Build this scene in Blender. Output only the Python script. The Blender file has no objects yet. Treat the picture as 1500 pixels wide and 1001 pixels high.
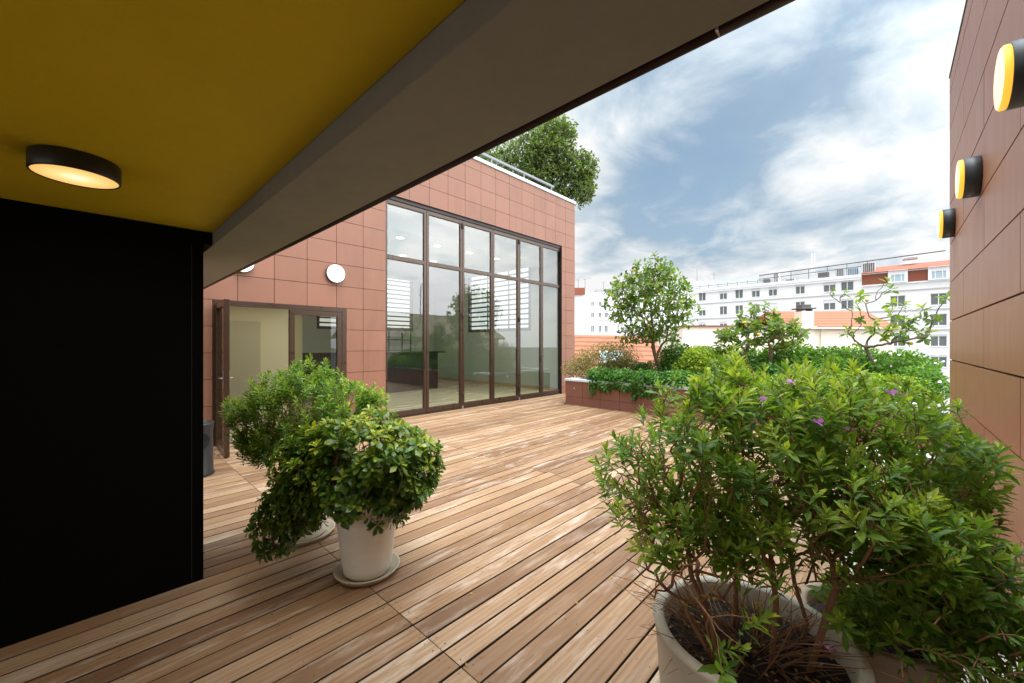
import bpy, math, random
import numpy as np
from mathutils import Vector, Matrix
random.seed(7)
RNG = np.random.default_rng(11)
SC = bpy.context.scene
COL = SC.collection
R = math.radians
PI = math.pi

# ------------------------------------------------------------------ view geometry
F, CX, HY, H = 583.6, 750.0, 505.0, 1.55
TH = math.atan2(552, F)
FW = np.array([math.cos(TH), math.sin(TH), 0.0])
RT = np.array([math.sin(TH), -math.cos(TH), 0.0])
UP = np.array([0, 0, 1.0])
O = np.array([0, 0, H])
def ray(x, y): return FW + RT*(x-CX)/F + UP*(HY-y)/F
def at_z(x, y, z=0.0): r = ray(x, y); return O + r*(z-H)/r[2]
def at_y(x, y, Y): r = ray(x, y); return O + r*Y/r[1]
def at_x(x, y, X): r = ray(x, y); return O + r*X/r[0]
def at_d(x, y, D): return O + ray(x, y)*D

# ------------------------------------------------------------------ object helpers
def link(o, parent=None):
    COL.objects.link(o)
    if parent is not None: o.parent = parent
    return o
def tag(o, label=None, cat=None, group=None, kind=None):
    if label: o['label'] = label
    if cat: o['category'] = cat
    if group: o['group'] = group
    if kind: o['kind'] = kind
    return o
def thing(name, loc, label, cat, group=None):
    o = bpy.data.objects.new(name, None); COL.objects.link(o)
    o.location = loc; o.empty_display_size = .1
    return tag(o, label, cat, group)

class MB:
    """mesh collector"""
    def __init__(s): s.v = []; s.f = []; s.m = []; s.sm = []
    def poly(s, pts, m=0, smooth=False):
        b = len(s.v); s.v += [tuple(map(float, p)) for p in pts]
        s.f.append(tuple(range(b, b+len(pts)))); s.m.append(m); s.sm.append(smooth)
    def box(s, x0, y0, z0, x1, y1, z1, m=0, M=None):
        if x0 > x1: x0, x1 = x1, x0
        if y0 > y1: y0, y1 = y1, y0
        if z0 > z1: z0, z1 = z1, z0
        c = [(x0,y0,z0),(x1,y0,z0),(x1,y1,z0),(x0,y1,z0),(x0,y0,z1),(x1,y0,z1),(x1,y1,z1),(x0,y1,z1)]
        if M is not None: c = [tuple(M @ Vector(p)) for p in c]
        b = len(s.v); s.v += c
        for q in ((0,3,2,1),(4,5,6,7),(0,1,5,4),(1,2,6,5),(2,3,7,6),(3,0,4,7)):
            s.f.append(tuple(b+i for i in q)); s.m.append(m); s.sm.append(False)
        return s
    def lathe(s, prof, n=40, M=None, m=0, smooth=True, close=False):
        """prof: list of (r, z); revolve about z"""
        b = len(s.v); k = len(prof)
        for (r, z) in prof:
            for i in range(n):
                a = 2*PI*i/n; p = Vector((r*math.cos(a), r*math.sin(a), z))
                if M is not None: p = M @ p
                s.v.append(tuple(p))
        for j in range(k-1):
            for i in range(n):
                i2 = (i+1) % n
                s.f.append((b+j*n+i, b+j*n+i2, b+(j+1)*n+i2, b+(j+1)*n+i)); s.m.append(m); s.sm.append(smooth)
        if close:
            s.f.append(tuple(b+i for i in range(n))[::-1]); s.m.append(m); s.sm.append(False)
            s.f.append(tuple(b+(k-1)*n+i for i in range(n))); s.m.append(m); s.sm.append(False)
        return s
    def tube(s, pts, r, n=6, m=0, cap=True):
        pts = [Vector(p) for p in pts]; k = len(pts)
        rs = r if isinstance(r, (list, tuple)) else [r]*k
        b = len(s.v)
        for j, p in enumerate(pts):
            d = (pts[min(j+1, k-1)] - pts[max(j-1, 0)]).normalized()
            a = Vector((0,0,1)) if abs(d.z) < .9 else Vector((1,0,0))
            e1 = d.cross(a).normalized(); e2 = d.cross(e1)
            for i in range(n):
                t = 2*PI*i/n; s.v.append(tuple(p + rs[j]*(math.cos(t)*e1 + math.sin(t)*e2)))
        for j in range(k-1):
            for i in range(n):
                i2 = (i+1) % n
                s.f.append((b+j*n+i, b+(j+1)*n+i, b+(j+1)*n+i2, b+j*n+i2)); s.m.append(m); s.sm.append(True)
        if cap:
            s.f.append(tuple(b+i for i in range(n))); s.m.append(m); s.sm.append(False)
            s.f.append(tuple(b+(k-1)*n+i for i in range(n))[::-1]); s.m.append(m); s.sm.append(False)
        return s
    def build(s, name, mats, parent=None, origin=None, bevel=0):
        me = bpy.data.meshes.new(name); me.from_pydata(s.v, [], s.f); 
        for mt in (mats if isinstance(mats, (list, tuple)) else [mats]): me.materials.append(mt)
        me.polygons.foreach_set('material_index', s.m); me.polygons.foreach_set('use_smooth', s.sm)
        me.update()
        o = bpy.data.objects.new(name, me); link(o, parent)
        if parent is not None and parent.type == 'EMPTY':
            o.matrix_parent_inverse = Matrix.Translation(parent.location).inverted()
        elif parent is not None:
            o.matrix_parent_inverse = Matrix.Identity(4)
        if bevel:
            b = o.modifiers.new('bevel', 'BEVEL'); b.width = bevel; b.segments = 2; b.limit_method = 'ANGLE'
        return o

def np_mesh(name, V, loops, starts, totals, mats, parent=None, smooth=True, attrs=None):
    me = bpy.data.meshes.new(name)
    me.vertices.add(len(V)); me.vertices.foreach_set('co', np.ascontiguousarray(V, dtype=np.float32).ravel())
    me.loops.add(len(loops)); me.loops.foreach_set('vertex_index', np.ascontiguousarray(loops, dtype=np.int32))
    me.polygons.add(len(starts)); me.polygons.foreach_set('loop_start', np.ascontiguousarray(starts, dtype=np.int32))
    me.polygons.foreach_set('loop_total', np.ascontiguousarray(totals, dtype=np.int32))
    me.polygons.foreach_set('use_smooth', np.full(len(starts), smooth))
    for mt in (mats if isinstance(mats, (list, tuple)) else [mats]): me.materials.append(mt)
    for k, a in (attrs or {}).items():
        at = me.attributes.new(k, 'FLOAT', 'POINT'); at.data.foreach_set('value', np.ascontiguousarray(a, dtype=np.float32))
    me.update(calc_edges=True); me.validate()
    o = bpy.data.objects.new(name, me); link(o, parent)
    if parent is not None and parent.type == 'EMPTY':
        o.matrix_parent_inverse = Matrix.Translation(parent.location).inverted()
    return o

# ------------------------------------------------------------------ materials
def newmat(name):
    m = bpy.data.materials.new(name); m.use_nodes = True
    nt = m.node_tree; bs = nt.nodes['Principled BSDF']
    return m, nt, bs
def node(nt, t, **kw):
    n = nt.nodes.new(t)
    for k, v in kw.items():
        if k in n.inputs.keys() if isinstance(k, str) else False: n.inputs[k].default_value = v
        else: setattr(n, k, v)
    return n
def ramp(nt, stops):
    n = nt.nodes.new('ShaderNodeValToRGB'); cr = n.color_ramp
    while len(cr.elements) < len(stops): cr.elements.new(.5)
    for e, (p, c) in zip(cr.elements, stops):
        e.position = p; e.color = (*c, 1) if len(c) == 3 else c
    return n
def mixc(nt, fac, a, b, mode='MIX'):
    n = nt.nodes.new('ShaderNodeMix'); n.data_type = 'RGBA'; n.blend_type = mode
    for s, v in ((n.inputs[0], fac), (n.inputs[6], a), (n.inputs[7], b)):
        if hasattr(v, 'links'): nt.links.new(v, s)
        elif isinstance(v, (int, float)): s.default_value = v
        else: s.default_value = (*v, 1)
    return n.outputs[2]
def vmath(nt, op, a, b):
    n = nt.nodes.new('ShaderNodeVectorMath'); n.operation = op
    for s, v in zip(n.inputs, (a, b)):
        if hasattr(v, 'links'): nt.links.new(v, s)
        else: s.default_value = v
    return n.outputs[0]
def math_(nt, op, a, b=0.0, clamp=False):
    n = nt.nodes.new('ShaderNodeMath'); n.operation = op; n.use_clamp = clamp
    for s, v in zip(n.inputs, (a, b)):
        if hasattr(v, 'links'): nt.links.new(v, s)
        else: s.default_value = v
    return n.outputs[0]
def noise(nt, vec, scale, detail=4, rough=.55, dist=0):
    n = nt.nodes.new('ShaderNodeTexNoise'); n.inputs['Scale'].default_value = scale
    n.inputs['Detail'].default_value = detail; n.inputs['Roughness'].default_value = rough
    n.inputs['Distortion'].default_value = dist
    if vec is not None: nt.links.new(vec, n.inputs['Vector'])
    return n.outputs['Fac']
def objco(nt):
    g = nt.nodes.new('ShaderNodeNewGeometry'); return g.outputs['Position']

def surf(name, col, rough=.6, var=.12, scale=6, bump=0, bscale=60, metal=0, island=0, stretch=None, spec=.5, dirt=0):
    """general procedural surface: base colour x (large noise, fine noise, per-island value), optional bump"""
    m, nt, bs = newmat(name); L = nt.links
    p = objco(nt)
    if stretch: p = vmath(nt, 'MULTIPLY', p, stretch)
    n1 = noise(nt, p, scale, 5, .6); n2 = noise(nt, p, scale*9, 3, .6)
    s = math_(nt, 'ADD', math_(nt, 'MULTIPLY', math_(nt, 'SUBTRACT', n1, .5), var*2.2), math_(nt, 'MULTIPLY', math_(nt, 'SUBTRACT', n2, .5), var*1.2))
    if island:
        g = nt.nodes.new('ShaderNodeNewGeometry')
        s = math_(nt, 'ADD', s, math_(nt, 'MULTIPLY', math_(nt, 'SUBTRACT', g.outputs['Random Per Island'], .5), island*2))
    s = math_(nt, 'ADD', s, 1.0)
    v = nt.nodes.new('ShaderNodeVectorMath'); v.operation = 'SCALE'; v.inputs[0].default_value = col; L.new(s, v.inputs['Scale'])
    out = v.outputs[0]
    if dirt:
        d = ramp(nt, [(.5, (0,0,0)), (.75, (1,1,1))]); L.new(noise(nt, vmath(nt, 'MULTIPLY', objco(nt), (3, 3, .6)), 1.1, 6, .65), d.inputs[0])
        out = mixc(nt, math_(nt, 'MULTIPLY', d.outputs[0], dirt), out, tuple(c*.45 for c in col))
    L.new(out, bs.inputs['Base Color'])
    r = math_(nt, 'ADD', rough, math_(nt, 'MULTIPLY', math_(nt, 'SUBTRACT', n1, .5), .25), True); L.new(r, bs.inputs['Roughness'])
    bs.inputs['Metallic'].default_value = metal; bs.inputs['Specular IOR Level'].default_value = spec
    if bump:
        b = nt.nodes.new('ShaderNodeBump'); b.inputs['Strength'].default_value = bump; b.inputs['Distance'].default_value = .01
        L.new(noise(nt, p, bscale, 4, .6), b.inputs['Height']); L.new(b.outputs[0], bs.inputs['Normal'])
    return m

def leafmat(name, dark, mid, light, rough=.38, trans=.35):
    m, nt, bs = newmat(name); L = nt.links
    at = nt.nodes.new('ShaderNodeAttribute'); at.attribute_name = 'tone'
    g = nt.nodes.new('ShaderNodeNewGeometry')
    f = math_(nt, 'ADD', at.outputs['Fac'], math_(nt, 'MULTIPLY', math_(nt, 'SUBTRACT', g.outputs['Random Per Island'], .5), .28))
    r = ramp(nt, [(.05, dark), (.5, mid), (.95, light)]); L.new(f, r.inputs[0])
    back = mixc(nt, .3, r.outputs[0], (.14, .20, .06))
    c = mixc(nt, g.outputs['Backfacing'], r.outputs[0], back)
    L.new(c, bs.inputs['Base Color']); bs.inputs['Roughness'].default_value = rough
    bs.inputs['Specular IOR Level'].default_value = .45
    tr = nt.nodes.new('ShaderNodeBsdfTranslucent')
    tc = mixc(nt, 1.0, c, (1.5, 1.6, .6), 'MULTIPLY'); L.new(tc, tr.inputs['Color'])
    mx = nt.nodes.new('ShaderNodeMixShader'); mx.inputs[0].default_value = trans
    L.new(bs.outputs[0], mx.inputs[1]); L.new(tr.outputs[0], mx.inputs[2])
    L.new(mx.outputs[0], nt.nodes['Material Output'].inputs['Surface'])
    return m

def glassmat(name, ior=1.9, tint=(.86,.9,.87), rough=0.0):
    m, nt, bs = newmat(name); L = nt.links; nt.nodes.remove(bs)
    fr = nt.nodes.new('ShaderNodeFresnel'); fr.inputs[0].default_value = ior
    tr = nt.nodes.new('ShaderNodeBsdfTransparent'); tr.inputs[0].default_value = (*tint, 1)
    gl = nt.nodes.new('ShaderNodeBsdfGlossy'); gl.inputs['Roughness'].default_value = rough
    gl.inputs['Color'].default_value = (.95,.97,1,1)
    mx = nt.nodes.new('ShaderNodeMixShader')
    g = nt.nodes.new('ShaderNodeNewGeometry')
    # only the outward faces mirror; the inner face just passes light
    f = math_(nt, 'MULTIPLY', fr.outputs[0], math_(nt, 'SUBTRACT', 1.0, g.outputs['Backfacing']))
    b = nt.nodes.new('ShaderNodeBump'); b.inputs['Strength'].default_value = .012; b.inputs['Distance'].default_value = .05
    L.new(noise(nt, objco(nt), 1.3, 2, .5), b.inputs['Height']); L.new(b.outputs[0], gl.inputs['Normal'])
    L.new(f, mx.inputs[0]); L.new(tr.outputs[0], mx.inputs[1]); L.new(gl.outputs[0], mx.inputs[2])
    L.new(mx.outputs[0], nt.nodes['Material Output'].inputs['Surface'])
    return m

def emit(name, col, strength):
    m, nt, bs = newmat(name)
    bs.inputs['Base Color'].default_value = (*col, 1)
    bs.inputs['Emission Color'].default_value = (*col, 1); bs.inputs['Emission Strength'].default_value = strength
    return m

def woodmat():
    m, nt, bs = newmat('weathered_ipe_planks'); L = nt.links
    p = objco(nt); g = nt.nodes.new('ShaderNodeNewGeometry'); ri = g.outputs['Random Per Island']
    # every plank samples its own stretch of timber
    cb = nt.nodes.new('ShaderNodeCombineXYZ')
    L.new(math_(nt, 'MULTIPLY', ri, 37.0), cb.inputs[0]); L.new(math_(nt, 'MULTIPLY', ri, 91.0), cb.inputs[1]); L.new(math_(nt, 'MULTIPLY', ri, 53.0), cb.inputs[2])
    q = vmath(nt, 'ADD', p, cb.outputs[0])
    wn = nt.nodes.new('ShaderNodeTexWhiteNoise'); wn.noise_dimensions = '1D'; L.new(math_(nt, 'MULTIPLY', ri, 917.3), wn.inputs['W'])
    r2 = wn.outputs['Value']
    grain = noise(nt, vmath(nt, 'MULTIPLY', q, (1.6, 95, 20)), 1.0, 5, .65, .35)
    fig = noise(nt, vmath(nt, 'MULTIPLY', q, (.9, 7, 4)), 1.0, 3, .5, 1.2)
    wv = nt.nodes.new('ShaderNodeTexWave'); wv.wave_type = 'BANDS'; wv.bands_direction = 'Y'
    wv.inputs['Scale'].default_value = 1.0; wv.inputs['Distortion'].default_value = 7; wv.inputs['Detail'].default_value = 2; wv.inputs['Detail Scale'].default_value = .7
    L.new(vmath(nt, 'MULTIPLY', q, (.55, 9, 4)), wv.inputs['Vector'])
    base = ramp(nt, [(.08, (.070,.031,.011)), (.32, (.150,.072,.027)), (.52, (.225,.121,.050)), (.70, (.305,.188,.097)), (.90, (.49,.395,.285))])
    wear = noise(nt, vmath(nt, 'MULTIPLY', q, (1.1, 2.2, 1)), 1.0, 4, .6)
    bf = math_(nt, 'ADD', math_(nt, 'MULTIPLY', r2, .40), math_(nt, 'MULTIPLY', wear, .62)); L.new(bf, base.inputs[0])
    c = mixc(nt, math_(nt, 'MULTIPLY', math_(nt, 'SUBTRACT', .62, grain, True), 1.6), base.outputs[0], (.105,.052,.026))
    c = mixc(nt, math_(nt, 'MULTIPLY', wv.outputs['Fac'], math_(nt, 'MULTIPLY', r2, .30)), c, (.52,.34,.205))
    c = mixc(nt, math_(nt, 'MULTIPLY', math_(nt, 'SUBTRACT', fig, .45, True), .5), c, (.24,.115,.05))
    bl = ramp(nt, [(.5,(0,0,0)), (.72,(1,1,1))]); L.new(noise(nt, vmath(nt,'MULTIPLY',q,(2.2,14,1)), 1.0, 5, .7), bl.inputs[0])
    c = mixc(nt, math_(nt, 'MULTIPLY', bl.outputs[0], math_(nt,'MULTIPLY', ri, .75)), c, (.56,.48,.40))
    # damp, darker staining in broad patches
    st = ramp(nt, [(.55,(0,0,0)), (.75,(1,1,1))]); L.new(noise(nt, p, .9, 5, .6), st.inputs[0])
    c = mixc(nt, math_(nt, 'MULTIPLY', st.outputs[0], .22), c, (.13,.07,.038))
    L.new(c, bs.inputs['Base Color'])
    L.new(math_(nt, 'ADD', .5, math_(nt, 'MULTIPLY', grain, .25)), bs.inputs['Roughness'])
    b = nt.nodes.new('ShaderNodeBump'); b.inputs['Strength'].default_value = .35; b.inputs['Distance'].default_value = .002
    L.new(grain, b.inputs['Height']); L.new(b.outputs[0], bs.inputs['Normal'])
    return m

M = dict(
    terra = surf('terracotta_cladding', (.25,.109,.065), .5, .08, 3, .05, 90, island=.065, dirt=.28),
    brown = surf('brown_cladding', (.38,.178,.102), .42, .04, 2.2, .05, 90, island=.04, stretch=(3,3,.6)),
    backing = surf('dark_backing', (.010,.007,.006), .9),
    brick_cl = surf('planter_cladding', (.20,.082,.055), .55, .08, 3, .05, 90, island=.05),
    white = surf('white_metal_coping', (.62,.66,.70), .45, .06, 3),
    bronze = surf('bronze_aluminium', (.055,.030,.017), .30, .08, 4, metal=.35, spec=.6),
    bronze_d = surf('bronze_shadow_gap', (.02,.013,.010), .5, .08, 4),
    steel = surf('brushed_steel', (.45,.45,.45), .35, .05, 20, metal=.9),
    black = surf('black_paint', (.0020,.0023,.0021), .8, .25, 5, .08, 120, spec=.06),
    yellow = surf('ochre_painted_ceiling', (.62,.46,.010), .7, .075, 2.5, .12, 160, spec=.3, dirt=.10),
    concrete = surf('grey_beam_paint', (.265,.262,.228), .8, .16, 1.8, .12, 70, spec=.3, dirt=.12),
    trim = surf('dark_brown_trim', (.055,.033,.026), .45, .1, 8),
    lampblk = surf('anthracite_lamp', (.018,.022,.024), .4, .1, 10),
    amber = emit('amber_lamp_ring', (1.0,.50,.05), .42),
    lens = emit('warm_lamp_lens', (1.0,.80,.50), .38),
    lensw = emit('white_lamp_lens', (.95,.95,.92), .35),
    pot = surf('cream_glazed_pot', (.70,.65,.56), .6, .09, 5, .10, 50, stretch=(1,1,7), dirt=.12),
    potc = surf('cast_stone_pot', (.56,.51,.41), .75, .08, 6, .18, 120, dirt=.15),
    potb = surf('brown_clay_pot', (.34,.25,.175), .7, .1, 5, .12, 70),
    saucer = surf('mossy_saucer', (.40,.35,.25), .7, .18, 9, .15, 60, dirt=.5),
    soil = surf('potting_soil', (.018,.012,.008), .95, .5, 40, .9, 60),
    bin = surf('grey_rubbish_bin', (.016,.017,.017), .45, .1, 8),
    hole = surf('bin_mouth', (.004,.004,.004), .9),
    bark = surf('brown_bark', (.145,.085,.05), .85, .3, 25, .5, 80),
    barkg = surf('grey_bark', (.125,.095,.07), .85, .3, 20, .6, 60),
    twig = surf('reddish_twigs', (.27,.135,.065), .75, .25, 30),
    intwall = surf('interior_white_wall', (.44,.47,.41), .7, .03, 2),
    intbeige = surf('interior_beige_wall', (.52,.46,.31), .7, .03, 2),
    intdoor = surf('beige_flush_door', (.36,.32,.22), .6, .03, 2),
    intfloor = surf('beige_floor_tiles', (.52,.44,.30), .25, .07, 1.6, island=.05, stretch=(.5,3,1)),
    skirt = surf('tan_skirting', (.42,.32,.20), .4, .05, 3),
    intceil = surf('interior_ceiling', (.66,.70,.70), .8, .02, 2),
    bar = surf('black_bar_front', (.012,.012,.013), .35, .1, 8),
    bartop = surf('black_bar_top', (.02,.022,.024), .15, .1, 5),
    slat = surf('dark_louvre_slat', (.05,.04,.034), .5, .1, 5),
    paving = surf('pale_stone_paving', (.50,.45,.39), .75, .09, 4, .12, 60, island=.06, dirt=.2),
    slab = surf('terrace_underlay', (.012,.010,.009), .95, .2, 4),
    ground = surf('street_level_ground', (.16,.15,.14), .9, .2, .2),
    wall_w = surf('white_render', (.80,.80,.80), .85, .025, .8, dirt=.05),
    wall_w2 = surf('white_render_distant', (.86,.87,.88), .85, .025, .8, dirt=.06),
    cream = surf('cream_render', (.84,.76,.63), .85, .04, .6, dirt=.08),
    brickr = surf('red_brick_band', (.25,.075,.040), .8, .12, 2.5, stretch=(1,1,5)),
    bldline = surf('grey_string_course', (.46,.44,.44), .8, .08, 2),
    winframe = surf('white_window_frame', (.75,.75,.75), .5, .03, 3),
    shutter = surf('white_roller_shutter', (.70,.71,.72), .6, .03, 3, stretch=(1,1,30)),
    roofgrey = surf('roof_plant_grey', (.33,.33,.33), .6, .15, 1),
    rooflight = surf('pale_roof_screen', (.60,.62,.62), .6, .06, 1),
    roofdark = surf('roof_pipe_dark', (.09,.085,.085), .6, .15, 2),
    skylight = surf('skylight_glass', (.40,.52,.60), .2, .05, 2),
    plug = surf('white_plastic', (.75,.76,.75), .35, .02, 5),
    purple = surf('purple_petal', (.42,.085,.42), .5, .1, 40),
    petal = surf('white_petal', (.80,.80,.74), .6, .03, 20),
    lemon = surf('lemon_fruit', (.60,.38,.03), .45, .06, 20),
    railm = surf('grey_rail', (.20,.205,.21), .4, .05, 5, metal=.3),
    grime_shade = surf('grimy_shaded_plank_edge', (.035,.021,.013), .9, .3, 8),  # dirt and the shade of the gaps, both put into the plank-side colour
    screw = surf('dark_screw', (.03,.022,.017), .5),
)
M['wood'] = woodmat()
M['glass'] = glassmat('facade_glass', 2.0, (.89,.93,.89))
M['glass_d'] = glassmat('door_glass', 1.6, (.74,.76,.70))
M['winglass'] = surf('distant_window_glass', (.13,.145,.14), .12, .25, .5)
def tilemat(name, c):
    m, nt, bs = newmat(name); L = nt.links
    u = nt.nodes.new('ShaderNodeTexCoord').outputs['UV']
    w = nt.nodes.new('ShaderNodeTexWave'); w.bands_direction = 'Y'; w.inputs['Scale'].default_value = 1.0; w.inputs['Distortion'].default_value = .8
    w.inputs['Detail'].default_value = 2; L.new(u, w.inputs['Vector'])
    p = objco(nt)
    v = noise(nt, p, 1.6, 5, .7); v2 = noise(nt, p, 9, 3, .6)
    col = mixc(nt, v, tuple(x*.72 for x in c), tuple(min(1, x*1.3) for x in c))
    col = mixc(nt, math_(nt, 'MULTIPLY', v2, .4), col, (c[0]*.9, c[1]*1.35, c[2]*1.6))
    col = mixc(nt, math_(nt, 'MULTIPLY', math_(nt, 'POWER', w.outputs['Fac'], 2.0), .8), col, tuple(x*.35 for x in c))
    L.new(col, bs.inputs['Base Color']); bs.inputs['Roughness'].default_value = .8
    return m
M['tile'] = tilemat('orange_roof_tiles', (.33,.110,.048))
M['tile2'] = tilemat('tan_roof_tiles', (.40,.29,.20))

LM = dict(
    poly = leafmat('polygala_leaf', (.060,.15,.030), (.18,.31,.045), (.50,.57,.085), .45, .45),
    polyb = leafmat('small_shrub_leaf', (.045,.125,.024), (.13,.27,.038), (.40,.50,.070), .42, .42),
    pitt = leafmat('pittosporum_leaf', (.026,.085,.016), (.095,.190,.020), (.46,.47,.035), .36, .32),
    citrus = leafmat('citrus_leaf', (.035,.085,.014), (.115,.20,.028), (.42,.46,.075), .42, .42),
    hedge = leafmat('hedge_leaf', (.022,.075,.010), (.075,.185,.020), (.20,.36,.040), .6, .4),
    yel = leafmat('yellow_green_leaf', (.10,.19,.015), (.25,.36,.025), (.50,.55,.045), .6, .4),
    ivy = leafmat('ivy_leaf', (.020,.085,.018), (.065,.195,.032), (.16,.36,.05), .55),
    abel = leafmat('abelia_leaf', (.07,.10,.02), (.20,.20,.045), (.46,.26,.10)),
    roof = leafmat('roof_tree_leaf', (.030,.055,.018), (.095,.145,.035), (.26,.33,.09)),
    olive = leafmat('olive_leaf', (.09,.11,.06), (.17,.20,.11), (.33,.37,.22)),
    lav = leafmat('silver_leaf', (.18,.21,.16), (.32,.36,.29), (.50,.52,.44)),
    dry = leafmat('dry_leaf', (.22,.11,.03), (.42,.22,.04), (.58,.36,.07)),
)

# ------------------------------------------------------------------ foliage
def template(kind):
    if kind == 'narrow': W = [(.0,0),(.32,.105),(.68,.14),(1,0)]; cup, droop = .06, .10
    elif kind == 'obov': W = [(.0,0),(.40,.16),(.74,.25),(1,0)]; cup, droop = .06, .14
    elif kind == 'broad': W = [(.0,0),(.28,.22),(.62,.24),(1,0)]; cup, droop = .09, .16
    elif kind == 'thin': W = [(.0,0),(.30,.06),(.66,.07),(1,0)]; cup, droop = .02, .10
    elif kind == 'ivy': W = [(.0,0),(.22,.40),(.55,.30),(1,0)]; cup, droop = .05, .15
    x1, w1 = W[1]; x2, w2 = W[2]
    V = np.array([(0,0,0),(x1,w1,cup),(x1,0,0),(x1,-w1,cup),(x2,w2,cup-droop*.4),(x2,0,-droop*.4),(x2,-w2,cup-droop*.4),(1,0,-droop)], float)
    Fc = [(0,2,1),(0,3,2),(1,2,5,4),(2,3,6,5),(4,5,7),(5,6,7)]
    return V, Fc
def template_lo(w=.22):
    V = np.array([(0,0,0),(.5,w,.05),(1,0,-.12),(.5,-w,.05)], float)
    return V, [(0,3,2,1)]
TPL = {k: template(k) for k in ('narrow','obov','broad','thin','ivy')}
TPL['lo'] = template_lo(); TPL['lo_narrow'] = template_lo(.14); TPL['lo_wide'] = template_lo(.34)
def nrm(a): return a/np.maximum(np.linalg.norm(a, axis=-1, keepdims=True), 1e-9)
def leaf_mesh(name, P, D, U, S, tone, tpl, mat, parent):
    V0, F0 = TPL[tpl]; n = len(P); k = len(V0)
    D = nrm(D); Y = nrm(np.cross(U, D)); Z = np.cross(D, Y)
    w = S*RNG.uniform(.8, 1.2, n)
    V = (P[:,None,:] + D[:,None,:]*(V0[None,:,0:1]*S[:,None,None]) + Y[:,None,:]*(V0[None,:,1:2]*w[:,None,None]) + Z[:,None,:]*(V0[None,:,2:3]*S[:,None,None])).reshape(-1,3)
    fl = np.concatenate([np.array(f) for f in F0]); ft = np.array([len(f) for f in F0])
    loops = (fl[None,:] + (np.arange(n)*k)[:,None]).ravel()
    tot = np.tile(ft, n); st = np.concatenate([[0], np.cumsum(tot)[:-1]])
    return np_mesh(name, V, loops, st, tot, mat, parent, True, {'tone': np.repeat(tone, k)})

def blob(ells, n, shell=.55, zmin=None):
    """points in a union of ellipsoids, mostly near their outer shells"""
    ells = [(np.array(c, float), np.array(r if hasattr(r,'__len__') else (r,r,r), float)) for c, r in ells]
    wt = np.array([np.prod(r)**(2/3) for _, r in ells]); wt /= wt.sum()
    out = []
    while len(out) < n:
        i = RNG.choice(len(ells), p=wt); c, r = ells[i]
        d = nrm(RNG.normal(size=3)); q = c + d*r*(shell + (1-shell)*RNG.random()**.6)
        if zmin is not None and q[2] < zmin: continue
        inside = False
        for j, (c2, r2) in enumerate(ells):
            if j != i and np.linalg.norm((q-c2)/r2) < shell*.75: inside = True; break
        if inside and RNG.random() < .75: continue
        out.append(q)
    return np.array(out)

def skeleton(start, targets, bf=.35):
    """start: list of (pos, parent index); returns pos, parent, count of tips fed"""
    pos = [np.array(p, float) for p, _ in start]; par = [q for _, q in start]
    pl = []
    for i, (p, q) in enumerate(start): pl.append(0 if q < 0 else pl[q] + np.linalg.norm(pos[i]-pos[q]))
    T = np.array(targets, float); n = len(T)
    best = np.full(n, 1e9); bi = np.zeros(n, int)
    def upd(i):
        d = np.linalg.norm(T - pos[i], axis=1)
        c = d + bf*pl[i]
        k = c < best; best[k] = c[k]; bi[k] = i
    for i in range(len(pos)): upd(i)
    alive = np.ones(n, bool)
    for _ in range(n):
        j = int(np.argmin(np.where(alive, best, 1e9))); alive[j] = False
        b = bi[j]; pos.append(T[j]); par.append(int(b)); pl.append(pl[b] + np.linalg.norm(T[j]-pos[b]))
        upd(len(pos)-1)
    cnt = np.ones(len(pos))
    for i in range(len(pos)-1, -1, -1):
        if par[i] >= 0: cnt[par[i]] += cnt[i]
    return np.array(pos), np.array(par), cnt
def wood_mesh(name, pos, par, cnt, r0, pw, mat, parent, jit=.06, sides=5, rmax=1):
    idx = np.where(par >= 0)[0]
    A = pos[par[idx]]; B = pos[idx]
    ra = np.minimum(r0*cnt[par[idx]]**pw, rmax); rb = np.minimum(r0*cnt[idx]**pw, rmax); ra = np.minimum(ra, rb*1.6)
    L = np.linalg.norm(B-A, axis=1, keepdims=True)
    m1 = A + (B-A)*.35 + RNG.normal(size=A.shape)*L*jit; m2 = A + (B-A)*.7 + RNG.normal(size=A.shape)*L*jit
    rings = np.stack([A, m1, m2, B], 1); rad = np.stack([ra, ra*.65+rb*.35, ra*.3+rb*.7, rb], 1)
    d = nrm(B-A); a = np.where(np.abs(d[:,2:3]) < .9, np.array([[0,0,1.]]), np.array([[1.,0,0]]))
    e1 = nrm(np.cross(d, a)); e2 = np.cross(d, e1)
    t = np.arange(sides)*2*PI/sides
    off = np.cos(t)[None,:,None]*e1[:,None,:] + np.sin(t)[None,:,None]*e2[:,None,:]
    V = (rings[:,:,None,:] + rad[:,:,None,None]*off[:,None,:,:]).reshape(-1,3)
    f = []
    for j in range(3):
        for i in range(sides):
            i2 = (i+1) % sides; f.append((j*sides+i, j*sides+i2, (j+1)*sides+i2, (j+1)*sides+i))
    f = np.array(f).ravel(); n = len(idx)
    loops = (f[None,:] + (np.arange(n)*4*sides)[:,None]).ravel(); tot = np.full(n*3*sides, 4)
    return np_mesh(name, V, loops, np.arange(len(tot))*4, tot, mat, parent, True)

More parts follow.
